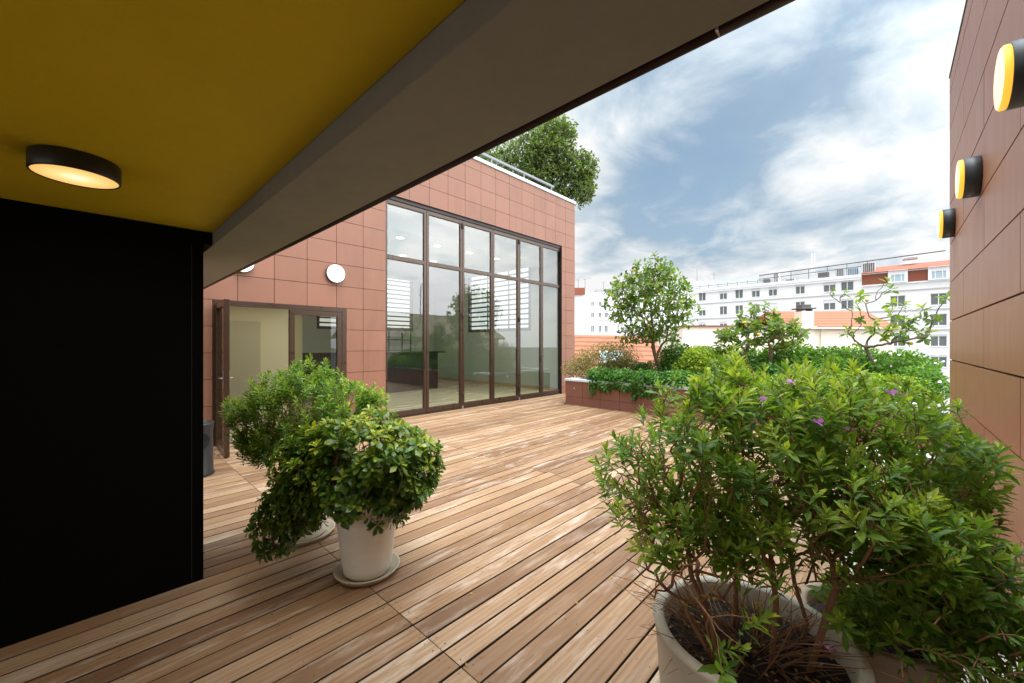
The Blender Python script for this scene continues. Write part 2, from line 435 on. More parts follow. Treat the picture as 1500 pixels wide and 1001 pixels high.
def rosettes(tips, dirs, nl, L, along=.06, a0=18, a1=100, tone0=.8, tone1=.25, lv=.2, tipdrop=None):
    dirs = nrm(dirs); n = len(tips)
    a = np.where(np.abs(dirs[:,2:3]) < .9, np.array([[0,0,1.]]), np.array([[1.,0,0]]))
    e1 = nrm(np.cross(dirs, a)); e2 = np.cross(dirs, e1)
    P, D, U, S, T = [], [], [], [], []
    ph0 = RNG.random(n)*6.28; age = RNG.normal(0, .14, n); sz = RNG.uniform(.75, 1.2, n)
    for i in range(nl):
        u = (i+.5)/nl
        ph = ph0 + i*2.39996 + RNG.normal(0, .25, n)
        an = np.radians(a0 + (a1-a0)*u**.8 + RNG.normal(0, 9, n))
        d = np.cos(an)[:,None]*dirs + np.sin(an)[:,None]*(np.cos(ph)[:,None]*e1 + np.sin(ph)[:,None]*e2)
        up = dirs - (dirs*d).sum(1, keepdims=True)*d + RNG.normal(0, .18, (n,3)) + np.array([0,0,.35])
        P.append(tips - dirs*(along*u)); D.append(d); U.append(up)
        S.append(L*sz*(.55 + .45*min(1, u*2.2))*RNG.uniform(1-lv, 1+lv, n))
        T.append(tone0 + (tone1-tone0)*u**.7 + age + RNG.normal(0, .08, n))
    return [np.concatenate(x) for x in (P, D, U, S, T)]

def bush_leaves(name, ells, n, L, tpl, mat, parent, shell=.5, zmin=None, outward=1.0, tone=(.45,.2), up=.5):
    P = blob(ells, n, shell, zmin)
    C = np.array([np.array(c) for c, _ in ells]); 
    near = np.argmin(np.linalg.norm(P[:,None,:]-C[None], axis=2), axis=1)
    outw = nrm(P - C[near])
    D = nrm(outw*outward + RNG.normal(0, .6, (n,3)) + np.array([0,0,-.05]))
    U = outw*.6 + np.array([0,0,up]) + RNG.normal(0, .35, (n,3))
    # leaf age comes in shoots, so tone drifts in soft clumps
    q = P*5.0; cl = np.sin(q[:,0]*1.7+1)*np.sin(q[:,1]*1.9+2)*np.sin(q[:,2]*2.3)
    T = RNG.normal(tone[0], tone[1], n) + .22*cl
    return leaf_mesh(name, P, D, U, L*RNG.uniform(.65, 1.25, n), T, tpl, mat, parent)

def shrub(root, starts, ells, ntips, leafL, nl, tpl, lmat, wmat, r0=.0016, pw=.42, bf=.3, shell=.5, kmax=1, zmin=None,
          along=.06, rise=.35, jit=.06, tones=(.8,.25), extra=None, a1=100, rmax=.02, a0=18):
    T = blob(ells, ntips, shell, zmin)
    if extra is not None: T = np.concatenate([T, np.array(extra)])
    pos, par, cnt = skeleton(starts, T, bf)
    wood_mesh('stems', pos, par, cnt, r0, pw, wmat, root, jit, 5, rmax)
    k = np.where((cnt <= kmax) & (par >= 0) & (np.arange(len(pos)) >= len(starts)))[0]
    d = nrm(pos[k] - pos[par[k]]) + np.array([0,0,rise]) + RNG.normal(0, .15, (len(k),3))
    P, D, U, S, To = rosettes(pos[k], d, nl, leafL, along, a0, a1, tones[0], tones[1])
    leaf_mesh('foliage', P, D, U, S, To, tpl, lmat, root)
    return pos, par, cnt, k, nrm(d)

# ================================================================== THE SETTING
YF, YG, YR = 7.447, 7.55, -0.469      # facade face, glazing plane, right-hand wall face
XP = 8.51                             # face of the planter
ZC = 2.30                             # ochre ceiling

def cut(rects, op):
    out = []
    for (a, b, c, d) in rects:
        oa, ob, oc, od = op
        if ob <= a or oa >= b or od <= c or oc >= d: out.append((a, b, c, d)); continue
        if oa > a: out.append((a, oa, c, d))
        if ob < b: out.append((ob, b, c, d))
        a2, b2 = max(a, oa), min(b, ob)
        if oc > c: out.append((a2, b2, c, oc))
        if od < d: out.append((a2, b2, od, d))
    return [q for q in out if q[1]-q[0] > .012 and q[3]-q[2] > .012]
def cladding(mb, us, zs, plane, axis, sgn, openings=(), gap=.008, th=.018, m=0, skip_v=None):
    """panels between the successive coordinates us x zs on a plane; sgn = outward direction"""
    for j in range(len(zs)-1):
        row = us if skip_v is None else [u for i, u in enumerate(us) if i in (0, len(us)-1) or not skip_v(i, j)]
        for i in range(len(row)-1):
            rr = [(row[i], row[i+1], zs[j], zs[j+1])]
            for op in openings: rr = cut(rr, op)
            for (a, b, c, d) in rr:
                o = random.uniform(0, .0012); g = gap/2
                p0, p1 = plane - sgn*th, plane - sgn*o
                if axis == 'Y': mb.box(a+g, p0, c+g, b-g, p1, d-g, m)
                else: mb.box(p0, a+g, c+g, p1, b-g, d-g, m)

# ---- timber deck: one sheet of planks, each its own board
mb = MB()
PITCH = .1385; GAP = .0115
seams = [-3.0, 1.2235, 3.79, 6.2, 8.6, 11.0]
y = 0.27 + .0
rows = []
y0 = 1.497 - 9*PITCH
while y0 < YG + .1: rows.append(y0); y0 += PITCH
for ri, ya in enumerate(rows):
    yb = ya + PITCH
    st = 0
    xs = list(seams)
    # further out the joints wander from row to row
    xs = [-3.0, 1.2235] + [x + (random.choice([-.07, 0, .04, -.02]) if i == 0 else random.choice([-.6, 0, .55, 0])) for i, x in enumerate([3.79, 6.2, 8.6])] + [11.2]
    if random.random() < .25: xs.pop(3)
    for i in range(len(xs)-1):
        a, b = xs[i]+.0018, xs[i+1]-.0018
        if ya < 6.10: b = min(b, XP-.004)
        if b - a < .05: continue
        z = random.uniform(-.0016, .0012); g = GAP/2 + random.uniform(-.0012, .0016); c = .0022
        A, B = ya+g, yb-g
        v = [(a,A,-.024),(b,A,-.024),(b,B,-.024),(a,B,-.024),(a,A,z-c),(b,A,z-c),(b,B,z-c),(a,B,z-c),(a+c,A+c,z),(b-c,A+c,z),(b-c,B-c,z),(a+c,B-c,z)]
        k = len(mb.v); mb.v += v
        for q in ((0,3,2,1),(0,1,5,4),(1,2,6,5),(2,3,7,6),(3,0,4,7),(4,5,9,8),(5,6,10,9),(6,7,11,10),(7,4,8,11),(8,9,10,11)):
            mb.f.append(tuple(k+t for t in q)); mb.m.append(2 if max(q) < 8 and q != (4,5,9,8) else 0); mb.sm.append(False)
        # screw pairs over the joists
        js = [a+.035, b-.035] + [x for x in np.arange(xs[i]+.62, xs[i+1]-.3, .62)]
        if a < 7:
            for xj in js:
                for yy in (A+.027, B-.027):
                    if random.random() < .14: continue
                    px, py = xj+random.uniform(-.012,.012), yy+random.uniform(-.008,.008); rr = random.uniform(.0034,.0052)
                    mb.poly([(px+rr*math.cos(t*PI/4), py+rr*math.sin(t*PI/4), z+.0009) for t in range(8)], 1)
deck = tag(mb.build('deck', [M['wood'], M['screw'], M['grime_shade']]), kind='structure')

mb = MB()    # pale stone strip along the right-hand wall
DY = rows[0]
for i in range(20):
    mb.box(-2+i*.6+.002, YR+.004, -.03, -2+(i+1)*.6-.002, DY-.35, -.002)
    mb.box(-2+i*.6+.002, DY-.346, -.03, -2+(i+1)*.6-.002, DY-.004, -.002)
tag(mb.build('paving', M['paving'], bevel=.002), kind='structure')
mb = MB(); mb.box(-5, -3, -.5, 11.6, 8.0, -.09)
tag(mb.build('terrace_slab', M['slab']), kind='structure')
mb = MB(); mb.poly([(-1500,-1500,-12.0),(1500,-1500,-12.0),(1500,1500,-12.0),(-1500,1500,-12.0)])
tag(mb.build('ground', M['ground']), kind='structure')

# ================================================================== GLAZED TERRACE BUILDING
bld = thing('terrace_building', (4, YF, 0), 'terracotta panelled building with a tall folding glass front and a small open glass door', 'building')
PU = .515
us = [round(10.86 - PU*i, 4) for i in range(25)][::-1]
zs = [-.045] + [round(2.235 + .405*k, 4) for k in range(-5, 6)][0:] 
zs = [-.045, .21, .615, 1.02, 1.425, 1.83, 2.235, 2.64, 3.05, 3.455, 3.86, 4.26, 4.64, 5.05, 5.47, 5.89, 6.12]
OP_D = (1.27, 3.32, -1, 2.235); OP_G = (4.13, 10.15, -1, 4.64)
mb = MB()
cladding(mb, us, zs, YF, 'Y', -1, (OP_D, OP_G))
# the side of the building towards the planter, with the louvre window hole
ys = [YF + .002 + .515*i for i in range(16)]
cladding(mb, ys, zs, 10.862, 'X', 1, ((9.2, 12.6, 2.05, 4.55),))
mb.build('cladding', M['terra'], bld)
mb = MB()
for (a, b, c, d) in cut(cut([(-1.6, 10.84, -.3, 6.10)], OP_D), OP_G): mb.box(a, YF+.045, c, b, YF+.085, d)
for (a, b, c, d) in cut([(YF+.087, 15.3, -.3, 6.10)], (9.2, 12.6, 2.05, 4.55)): mb.box(10.79, a, c, 10.845, b, d)
mb.build('wall_backing', M['backing'], bld)
mb = MB(); mb.box(-1.6, YF-.03, 6.125, 10.90, YF+.32, 6.215); mb.box(10.58, YF+.322, 6.125, 10.90, 15.3, 6.215)
mb.build('coping', M['white'], bld, bevel=.008)
mb = MB(); mb.box(-1.6, YF+.1, 5.55, 10.78, 15.3, 5.75)
mb.build('roof', M['roofgrey'], bld)
# roof railing behind the coping
mb = MB()
mb.box(2.0, 7.86, 6.62, 10.3, 7.92, 6.68)
mb.box(2.0, 7.88, 6.36, 10.3, 7.90, 6.40)
for x in np.arange(2.2, 10.4, 1.33): mb.box(x-.02, 7.87, 5.75, x+.02, 7.91, 6.62)
mb.build('roof_railing', M['railm'], bld)

# --- six tall folding leaves
divs = [float(at_y(p, 500, YG)[0]) for p in (623.5, 676, 720.5, 759, 792.5, 823.8)]
xs = [4.135] + divs
fw_ = .060
for i in range(6):
    a, b = xs[i]+.004, xs[i+1]-.004
    z0, z1, zt = .03, 4.56, 3.37
    y0, y1 = YG-.035, YG+.035
    mb = MB()
    mb.box(a, y0, z0, a+fw_, y1, z1); mb.box(b-fw_, y0, z0, b, y1, z1)
    mb.box(a+fw_, y0+.001, z0, b-fw_, y1-.001, z0+.10); mb.box(a+fw_, y0+.001, z1-.085, b-fw_, y1-.001, z1)
    mb.box(a+fw_, y0+.001, zt-.04, b-fw_, y1-.001, zt+.04)
    # glazing beads
    for (za, zb) in ((z0+.10, zt-.04), (zt+.04, z1-.085)):
        mb.box(a+fw_, y0+.012, za, a+fw_+.012, y0+.03, zb); mb.box(b-fw_-.012, y0+.012, za, b-fw_, y0+.03, zb)
        mb.box(a+fw_+.012, y0+.012, za, b-fw_-.012, y0+.03, za+.012); mb.box(a+fw_+.012, y0+.012, zb-.012, b-fw_-.012, y0+.03, zb)
    fr = mb.build('folding_door', M['bronze'], bld, bevel=.003)
    for (za, zb) in ((z0+.095, zt-.035), (zt+.035, z1-.08)):
        mb = MB(); mb.box(a+fw_-.005, YG-.008, za, b-fw_+.005, YG, zb)
        mb.build('pane', M['glass'], fr)
    if i in (1, 3, 5):      # hinges and shoot bolts on every second joint
        for z in (4.42, 2.25, .33):
            mb = MB(); mb.box(b-.022, y0-.022, z-.06, b+.03, y0-.001, z+.06); mb.tube([(b+.004, y0-.024, z-.065), (b+.004, y0-.024, z+.065)], .010, 8)
            mb.build('hinge', M['bronze_d'], fr)
        mb = MB(); mb.box(b-.03, y0-.03, .0, b+.012, y0-.002, .07)
        mb.build('guide_roller', M['steel'], fr, bevel=.003)
    if i in (0, 2, 4):
        mb = MB(); mb.box(b-.045, y0-.008, 1.02, b-.015, y0-.001, 1.20); mb.tube([(b-.03, y0-.03, 1.13),(b-.03,y0-.005,1.13)], .008, 8)
        mb.build('handle', M['bronze_d'], fr)
mb = MB()    # fixed outer frame: head, jambs, sill track
mb.box(4.10, YG-.06, 4.565, 10.19, YG+.08, 4.64); mb.box(4.06, YG-.06, -.04, 4.132, YG+.08, 4.564)
mb.box(divs[-1]+.002, YG-.06, -.04, 10.19, YG+.08, 4.564); mb.box(4.133, YG-.06, -.04, divs[-1]+.001, YG+.06, .024)
mb.build('glazing_frame', M['bronze_d'], bld)

# --- entrance: frame, closed right-hand leaf, open left-hand leaf
mb = MB()
YD = YF+.005
mb.box(1.272, YD-.012, -.04, 1.40, YD+.09, 2.233); mb.box(3.235, YD-.012, -.04, 3.318, YD+.09, 2.233)
mb.box(1.401, YD-.012, 2.155, 3.234, YD+.09, 2.233); mb.box(1.401, YD+.0, -.04, 3.234, YD+.09, .012)
mb.build('entrance_frame', M['bronze'], bld, bevel=.003)
def leaf(x0, x1, z0, z1, T):
    """door leaf in local x/z, closed in plane y=0"""
    f = .085
    mb = MB()
    for bx in ((x0,-.03,z0,x0+f,.03,z1),(x1-f,-.03,z0,x1,.03,z1),(x0+f,-.029,z0,x1-f,.029,z0+f+.02),(x0+f,-.029,z1-f,x1-f,.029,z1)): mb.box(*bx, M=T)
    d = mb.build('door', M['bronze'], bld, bevel=.003)
    mb = MB(); mb.box(x0+f-.005, -.004, z0+f+.015, x1-f+.005, .004, z1-f+.005, M=T); mb.build('pane', M['glass_d'], d)
    return d
T1 = Matrix.Translation((0, YD+.02, 0))
leaf(2.335, 3.232, .02, 2.15, T1)
hinge = Vector((1.325, YD-.045, 0)); tip = Vector((1.272, 6.53, 0)); ang = math.atan2(tip.y-hinge.y, tip.x-hinge.x)
T2 = Matrix.Translation(hinge) @ Matrix.Rotation(ang, 4, 'Z')
dl = leaf(.0, .875, .02, 2.17, T2)
mb = MB()
mb.box(.80, .031, .95, .84, .038, 1.19, M=T2); mb.box(.80, -.038, .95, .84, -.031, 1.19, M=T2)
for s in (1, -1): mb.box(.812, s*.038, 1.08, .828, s*.075, 1.096, M=T2); mb.box(.70, s*.06, 1.08, .828, s*.075, 1.096, M=T2)
mb.build('handle', M['steel'], dl, bevel=.003)
for z in (.25, 1.6, 2.02):
    mb = MB(); mb.box(-.045, -.022, z-.05, .004, .022, z+.05, M=T2); mb.build('hinge', M['lampblk'], dl, bevel=.004)

# --- the rooms behind the glass
mb = MB()
for i in range(12):
    for j in range(8): mb.box(-1+i*1.0+.0015, YF+.09+j*1.0+.0015, -.06, -1+(i+1)*1.0-.0015, YF+.09+(j+1)*1.0-.0015, .0)
mb.build('interior_floor', M['intfloor'], bld)
def wall_with_hole(name, axis, plane, th, u0, u1, z0, z1, hole, mat):
    mb = MB()
    for (a, b, c, d) in cut([(u0, u1, z0, z1)], hole):
        if axis == 'X': mb.box(plane, a, c, plane+th, b, d)
        else: mb.box(a, plane, c, b, plane+th, d)
    return mb.build(name, mat, bld)
wall_with_hole('interior_wall', 'X', 10.70, .085, YF+.09, 15.08, 0, 5.0, (9.2, 12.6, 2.05, 4.55), M['intwall'])
wall_with_hole('interior_wall', 'Y', 15.0, .30, -1.6, 10.698, 0, 5.0, (5.6, 9.62, 2.12, 4.72), M['intwall'])
mb = MB(); mb.box(10.685, YF+.10, 0, 10.699, 14.98, .11); mb.box(3.9, 14.985, 0, 10.684, 14.999, .11); mb.build('skirting_board', M['skirt'], bld)
mb = MB(); mb.box(3.6, YF+.09, 4.66, 10.699, 8.45, 4.80); mb.box(3.6, 8.56, 4.28, 10.699, 14.99, 4.40); mb.box(3.6, 8.45, 4.275, 10.699, 8.558, 4.80); mb.box(-1.5, YF+.09, 2.62, 3.70, 14.99, 2.72); mb.box(3.5, YF+.3, 2.722, 3.59, 14.99, 4.80)
mb.build('interior_ceiling', M['intceil'], bld)
mb = MB(); mb.box(-1.5, 11.0, 0, 3.75, 11.12, 2.6); mb.box(-1.62, YF+.09, 0, -1.5, 14.99, 2.6)
mb.build('partition_wall', M['intbeige'], bld)
mb = MB(); mb.box(1.75, 10.96, 0, 2.80, 10.998, 2.1); mb.build('interior_door', M['intdoor'], bld)
# louvred windows
def louvre(axis, plane, u0, u1, z0, z1, bars, step):
    B = (lambda a, b, p, q, c, d: (p, a, c, q, b, d)) if axis == 'X' else (lambda a, b, p, q, c, d: (a, p, c, b, q, d))
    mb = MB(); f = .11; p0, p1 = plane, plane+.10
    mb.box(*B(u0, u0+f, p0, p1, z0, z1)); mb.box(*B(u1-f, u1, p0, p1, z0, z1)); mb.box(*B(u0+f, u1-f, p0, p1, z0, z0+f)); mb.box(*B(u0+f, u1-f, p0, p1, z1-f, z1))
    for k in bars: mb.box(*B(k-.02, k+.02, p0+.06, p1, z0+f, z1-f))
    w = mb.build('louvre_window', M['slat'], bld)
    mb = MB(); z = z0+f+step*.7
    while z < z1-f-.04:
        mb.box(*B(u0+f, u1-f, p0+.005, p0+.055, z-.028, z+.028)); z += step
    mb.build('slats', M['slat'], w)
louvre('X', 10.69, 9.2, 12.6, 2.05, 4.55, [10.35, 11.5], .185)
louvre('Y', 15.02, 5.6, 9.62, 2.12, 4.72, [6.95, 8.3], .185)

# interior furniture: bar counter, bottle rack, sockets, downlights
bar = thing('bar_counter', (6.5, 11.7, 0), 'long black ribbed bar counter behind the glass front', 'bar counter')
mb = MB(); mb.box(4.2, 11.60, 0, 8.44, 12.3, 1.26)
x = 4.22
while x < 8.42: mb.box(x, 11.585, .02, x+.028, 11.599, 1.24); x += .045
mb.build('front', M['bar'], bar)
mb = MB(); mb.box(4.1, 11.50, 1.262, 8.72, 12.35, 1.315); mb.build('worktop', M['bartop'], bar, bevel=.006)
rk = thing('bottle_rack', (8.2, 14.6, 0), 'black metal lattice rack on the wall behind the bar', 'rack')
mb = MB()
for x in (6.2, 7.2, 8.25, 8.85, 9.25): mb.box(x-.022, 14.60, 0, x+.022, 14.64, 2.25)
for z in (.9, 1.32, 1.74, 2.22): mb.box(6.2, 14.641, z-.015, 9.25, 14.66, z+.015); mb.box(6.2, 14.58, z-.015, 9.25, 14.599, z+.015)
mb.build('frame', M['lampblk'], rk)
mb = MB(); mb.box(6.22, 14.56, 1.752, 8.85, 14.70, 1.775); mb.build('shelf', M['bartop'], rk)
for Y_, z_, w in ((10.35, .36, 'second'), (8.75, .36, 'third'), (12.2, .36, 'first')):
    mb = MB(); mb.box(10.688, Y_-.045, z_-.045, 10.699, Y_+.045, z_+.045); mb.box(10.684, Y_-.028, z_-.028, 10.689, Y_+.028, z_+.028)
    tag(mb.build('wall_socket', M['plug'], bevel=.002), 'small white wall socket inside the glass front, %s along from the bar' % w, 'socket', 'sockets on the interior wall')
def downlight(x, y, z, label):
    t = thing('ceiling_downlight', (x, y, z), label, 'ceiling light', 'recessed ceiling lights behind the glass')
    mb = MB(); T = Matrix.Translation((x, y, z))
    mb.lathe([(.10, 0), (.125, -.004), (.13, -.012), (.10, -.012)], 24, T); mb.build('ring', M['plug'], t)
    mb = MB(); mb.lathe([(.098, -.004), (.0005, -.006)], 24, T); mb.build('lens', M['dlens'], t)
    return t
M['dlens'] = emit('downlight_lens', (1, .95, .85), 4.0)
dl_lab = {(0,0):'round ceiling downlight nearest the panelled wall, front row', (1,0):'front row ceiling downlight seen in the second glass leaf', (2,0):'front row ceiling downlight seen in the third glass leaf',
          (3,0):'front row ceiling downlight seen in the fourth glass leaf', (0,1):'back row ceiling downlight seen low in the first glass leaf', (1,1):'back row ceiling downlight, second from the panelled wall', (2,1):'back row ceiling downlight, third from the panelled wall', (3,1):'back row ceiling downlight, farthest from the panelled wall'}
for (i, j), lb in dl_lab.items(): downlight(5.42+1.14*i, 9.05+1.75*j, 4.279, lb)
for i, x in enumerate((2.2, 2.75, 3.3)):
    downlight(x, 9.9, 2.619, ['small ceiling downlight inside the entrance, leftmost', 'small ceiling downlight inside the entrance, middle', 'small ceiling downlight inside the entrance, rightmost'][i])
def area(name, loc, sx, sy, e, col=(1,.93,.82)):
    l = bpy.data.lights.new(name, 'AREA'); l.shape = 'RECTANGLE'; l.size = sx; l.size_y = sy; l.energy = e; l.color = col
    o = bpy.data.objects.new(name, l); COL.objects.link(o); o.location = loc; return o
area('downlight_glow', (7.2, 10.6, 4.24), 4.0, 3.0, 26, (1,.97,.88))
area('entrance_downlight_glow', (2.6, 9.6, 2.58), 1.6, 1.0, 7, (1,.9,.68))
area('ceiling_lamp_glow', (-.04, 2.40, ZC-.085), .22, .22, 2.2, (1,.78,.42))

# ================================================================== FOREGROUND SHELTER
pr_ = thing('porch_roof', (0, 2, ZC), 'low porch roof with an ochre ceiling and a wide grey edge beam overhead', 'porch roof')
mb = MB(); mb.box(-2.6, -1.2, ZC, .56, 3.9, ZC+.4); mb.build('ceiling', M['yellow'], pr_)
mb = MB(); mb.box(.562, -1.2, 2.216, .905, 7.43, 2.95); mb.build('beam', M['concrete'], pr_, bevel=.004)
mb = MB()
for a, b in ((-1.2, .262), (.268, 7.43)):
    mb.box(.908, a, 2.225, .925, b, 2.97); mb.tube([(.925, a, 2.222), (.925, b, 2.222)], .0125, 10)
mb.build('edge_trim', M['trim'], pr_)
mb = MB(); mb.box(.9095, .2622, 2.215, .936, .2678, 2.96); mb.build('joint_seal', M['plug'], pr_)

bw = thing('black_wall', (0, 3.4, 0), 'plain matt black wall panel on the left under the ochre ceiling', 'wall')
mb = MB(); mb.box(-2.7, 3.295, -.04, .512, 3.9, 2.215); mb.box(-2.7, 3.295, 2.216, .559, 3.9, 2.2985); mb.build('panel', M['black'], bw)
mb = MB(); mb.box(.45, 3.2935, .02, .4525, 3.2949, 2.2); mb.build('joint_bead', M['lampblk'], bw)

cl = thing('ceiling_lamp', (-.04, 2.40, ZC), 'round black ceiling lamp with a glowing warm lens on the ochre ceiling', 'lamp')
T = Matrix.Translation((-.04, 2.40, ZC))
mb = MB(); mb.lathe([(.0005, -.0005), (.128, -.0005), (.131, -.004), (.131, -.068), (.128, -.072), (.124, -.072), (.124, -.064)], 64, T); mb.build('housing', M['lampblk2'] if 'lampblk2' in M else M['lampblk'], cl)
M['clens'] = None
m_, nt_, bs_ = newmat('warm_diffuser')
d_ = vmath(nt_, 'DISTANCE', objco(nt_), (-.04, 2.40, ZC-.076))
dn = [n for n in nt_.nodes if n.type == 'VECT_MATH'][-1]
cr_ = ramp(nt_, [(0, (1,.93,.70)), (.45, (1,.66,.24)), (1, (.80,.42,.10))]); nt_.links.new(math_(nt_, 'MULTIPLY', dn.outputs['Value'], 8.0), cr_.inputs[0])
nt_.links.new(cr_.outputs[0], bs_.inputs['Emission Color']); bs_.inputs['Emission Strength'].default_value = .50
bs_.inputs['Base Color'].default_value = (.7,.6,.4,1)
mb = MB(); mb.lathe([(.1235, -.0685), (.09, -.071), (.0005, -.072)], 64, T); mb.build('lens', m_, cl)

# ================================================================== RIGHT-HAND WALL
rw = thing('clad_wall', (3, YR, 0), 'tall brown panelled wall along the right edge of the terrace', 'wall')
zr = [-.03, .18, .585, .99, 1.39, 1.80, 2.20, 2.60, 3.02, 3.41, 3.81, 4.20, 4.38]
ur = [round(6.276 - 1.03 + .515*2 - .515*i, 4) for i in range(22)][::-1]
ur = [-4.6] + [round(5.715-.515*i, 4) for i in range(20)][::-1] + [6.276]
mb = MB()
cladding(mb, ur, zr, YR, 'Y', 1, gap=.012, th=.016, skip_v=lambda i, j: (i + j*2) % 4 != 1)
mb.build('cladding', M['brown'], rw)
mb = MB(); mb.box(-4.6, YR-.45, -.3, 6.270, YR-.018, 4.37); mb.build('core', M['backing'], rw)
mb = MB(); mb.box(-4.6, YR-.47, 4.383, 6.282, YR+.006, 4.40); mb.build('cap', M['trim'], rw)
def wall_lamp(name, loc, outward, ringm, lensm, label, group, r=.138, dep=.108):
    t = thing(name, loc, label, 'wall lamp', group)
    T = Matrix.Translation(loc) @ Matrix.Rotation(-PI/2*outward, 4, 'X')
    mb = MB(); mb.lathe([(.0005,.0005),(r,.0005),(r+.002,.004),(r+.002,dep-.03),(r-.004,dep-.027)], 56, T); mb.build('housing', M['lampblk'], t)
    mb = MB(); mb.lathe([(r-.005,dep-.028),(r-.003,dep-.022),(r-.003,dep-.010),(r-.010,dep-.003)], 56, T); mb.build('ring', ringm, t)
    mb = MB(); mb.lathe([(r-.0105,dep-.003),(r*.6,dep),(.0005,dep+.001)], 56, T); mb.build('lens', lensm, t)
    return t
w0 = wall_lamp('wall_lamp', (2.83, YR+.0015, 2.75), 1, M['amber'], M['lens'], 'black drum wall lamp with amber rim, nearest and largest, cut by the photo edge', 'drum lamps on the brown wall')
def dup(root, loc, label):
    r = root.copy(); COL.objects.link(r); r.location = loc; r['label'] = label
    for c in [o for o in root.children]:
        d = c.copy(); COL.objects.link(d); d.parent = r; d.matrix_parent_inverse = c.matrix_parent_inverse.copy()
    return r
dup(w0, (4.345, YR+.0015, 2.75), 'black drum wall lamp with amber rim, the middle one on the brown wall')
dup(w0, (5.862, YR+.0015, 2.755), 'black drum wall lamp, smallest of three, at the far corner of the brown wall')
f0 = wall_lamp('facade_lamp', (3.10, YF-.0015, 2.855), -1, M['lensw'], M['lensw'], 'round white wall lamp on the terracotta panels above the glass door', 'round lamps on the terracotta facade', r=.165, dep=.075)
dup(f0, (1.64, YF-.0015, 2.855), 'round white wall lamp almost hidden behind the grey beam')
def socket_box(name, X, z, label):
    t = thing(name, (X, YR, z), label, 'socket', 'outdoor sockets low on the brown wall')
    mb = MB(); mb.box(X-.035, YR+.0015, z-.045, X+.035, YR+.05, z+.045); mb.build('box', M['plug'], t, bevel=.006)
    mb = MB(); mb.box(X-.03, YR+.051, z-.035, X+.03, YR+.062, z+.04); mb.build('flap', M['winframe'], t, bevel=.004)
    return t
socket_box('outdoor_socket', 4.20, .385, 'white outdoor wall socket, the farther of the pair'); socket_box('outdoor_socket', 4.07, .345, 'white outdoor wall socket, the nearer of the pair')

# rubbish bin beside the black wall
bn = thing('rubbish_bin', (.86, 5.97, 0), 'dark grey cylindrical rubbish bin beside the black wall', 'bin')
T = Matrix.Translation((.86, 5.97, 0))
mb = MB(); mb.lathe([(.175,.002),(.18,.02),(.165,.05),(.16,.52),(.172,.60),(.172,.62),(.15,.62),(.15,.55)], 40, T); mb.build('body', M['bin'], bn)
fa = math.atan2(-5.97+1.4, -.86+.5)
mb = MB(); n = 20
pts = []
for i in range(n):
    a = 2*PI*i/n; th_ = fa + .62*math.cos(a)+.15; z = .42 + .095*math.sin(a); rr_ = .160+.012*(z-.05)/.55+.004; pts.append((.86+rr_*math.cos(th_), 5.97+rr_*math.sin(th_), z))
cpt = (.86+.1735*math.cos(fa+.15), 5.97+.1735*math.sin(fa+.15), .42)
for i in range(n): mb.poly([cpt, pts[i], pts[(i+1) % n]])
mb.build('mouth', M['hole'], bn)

# ================================================================== PLANTER BED
pl = thing('planter_box', (XP, 3, 0), 'long raised terracotta panelled planter with a white coping at the far side of the deck', 'planter')
mb = MB()
yl = [6.13 - .515*i for i in range(14)][::-1]
cladding(mb, yl, [-.04, .21, .605], XP, 'X', -1)
cladding(mb, [XP+.002+.515*i for i in range(5)], [-.04, .21, .605], 6.132, 'Y', 1)
mb.build('cladding', M['brick_cl'], pl)
mb = MB(); mb.box(XP+.015, yl[0], -.04, 11.5, 6.115, .52); mb.build('core', M['backing'], pl)
mb = MB(); mb.box(XP-.02, yl[0], .607, XP+.20, 6.15, .665); mb.box(XP+.203, 5.95, .607, 11.5, 6.15, .665); mb.box(11.3, yl[0], .607, 11.5, 5.947, .665); mb.build('coping', M['white'], pl, bevel=.006)
mb = MB(); mb.box(XP+.17, yl[0]+.1, .5, 11.32, 5.96, .58); mb.build('soil', M['soil'], pl)
mb = MB(); mb.lathe([(.012,0),(.012,.004),(.0005,.006)], 12, Matrix.Translation((XP, 5.86, .43)) @ Matrix.Rotation(-PI/2, 4, 'Y')); mb.build('marker_light', M['plug'], pl)

def bed_shrub(name, label, ells, n, L, tpl, lm, base, nst=5, ntips=60, group='shrubs in the long planter', wm='bark', shell=.35, outward=.8, tone=(.45,.2), r0=.0022, rmax=.02, cat='shrub'):
    t = thing(name, base, label, cat, group)
    st = [(tuple(np.array(base) + [0, 0, -.05]), -1)]
    sx = ells[0][1][0] if hasattr(ells[0][1], '__len__') else ells[0][1]
    for i in range(nst-1): st.append((tuple(np.array(base) + np.append(RNG.normal(0, .25*sx, 2), -.05)), -1))
    T = blob(ells, ntips, .4)
    pos, par, cnt = skeleton(st, T, .3)
    wood_mesh('stems', pos, par, cnt, r0, .42, M[wm], t, .08, 5, rmax)
    bush_leaves('foliage', ells, n, L, tpl, LM[lm], t, shell, None, outward, tone)
    return t

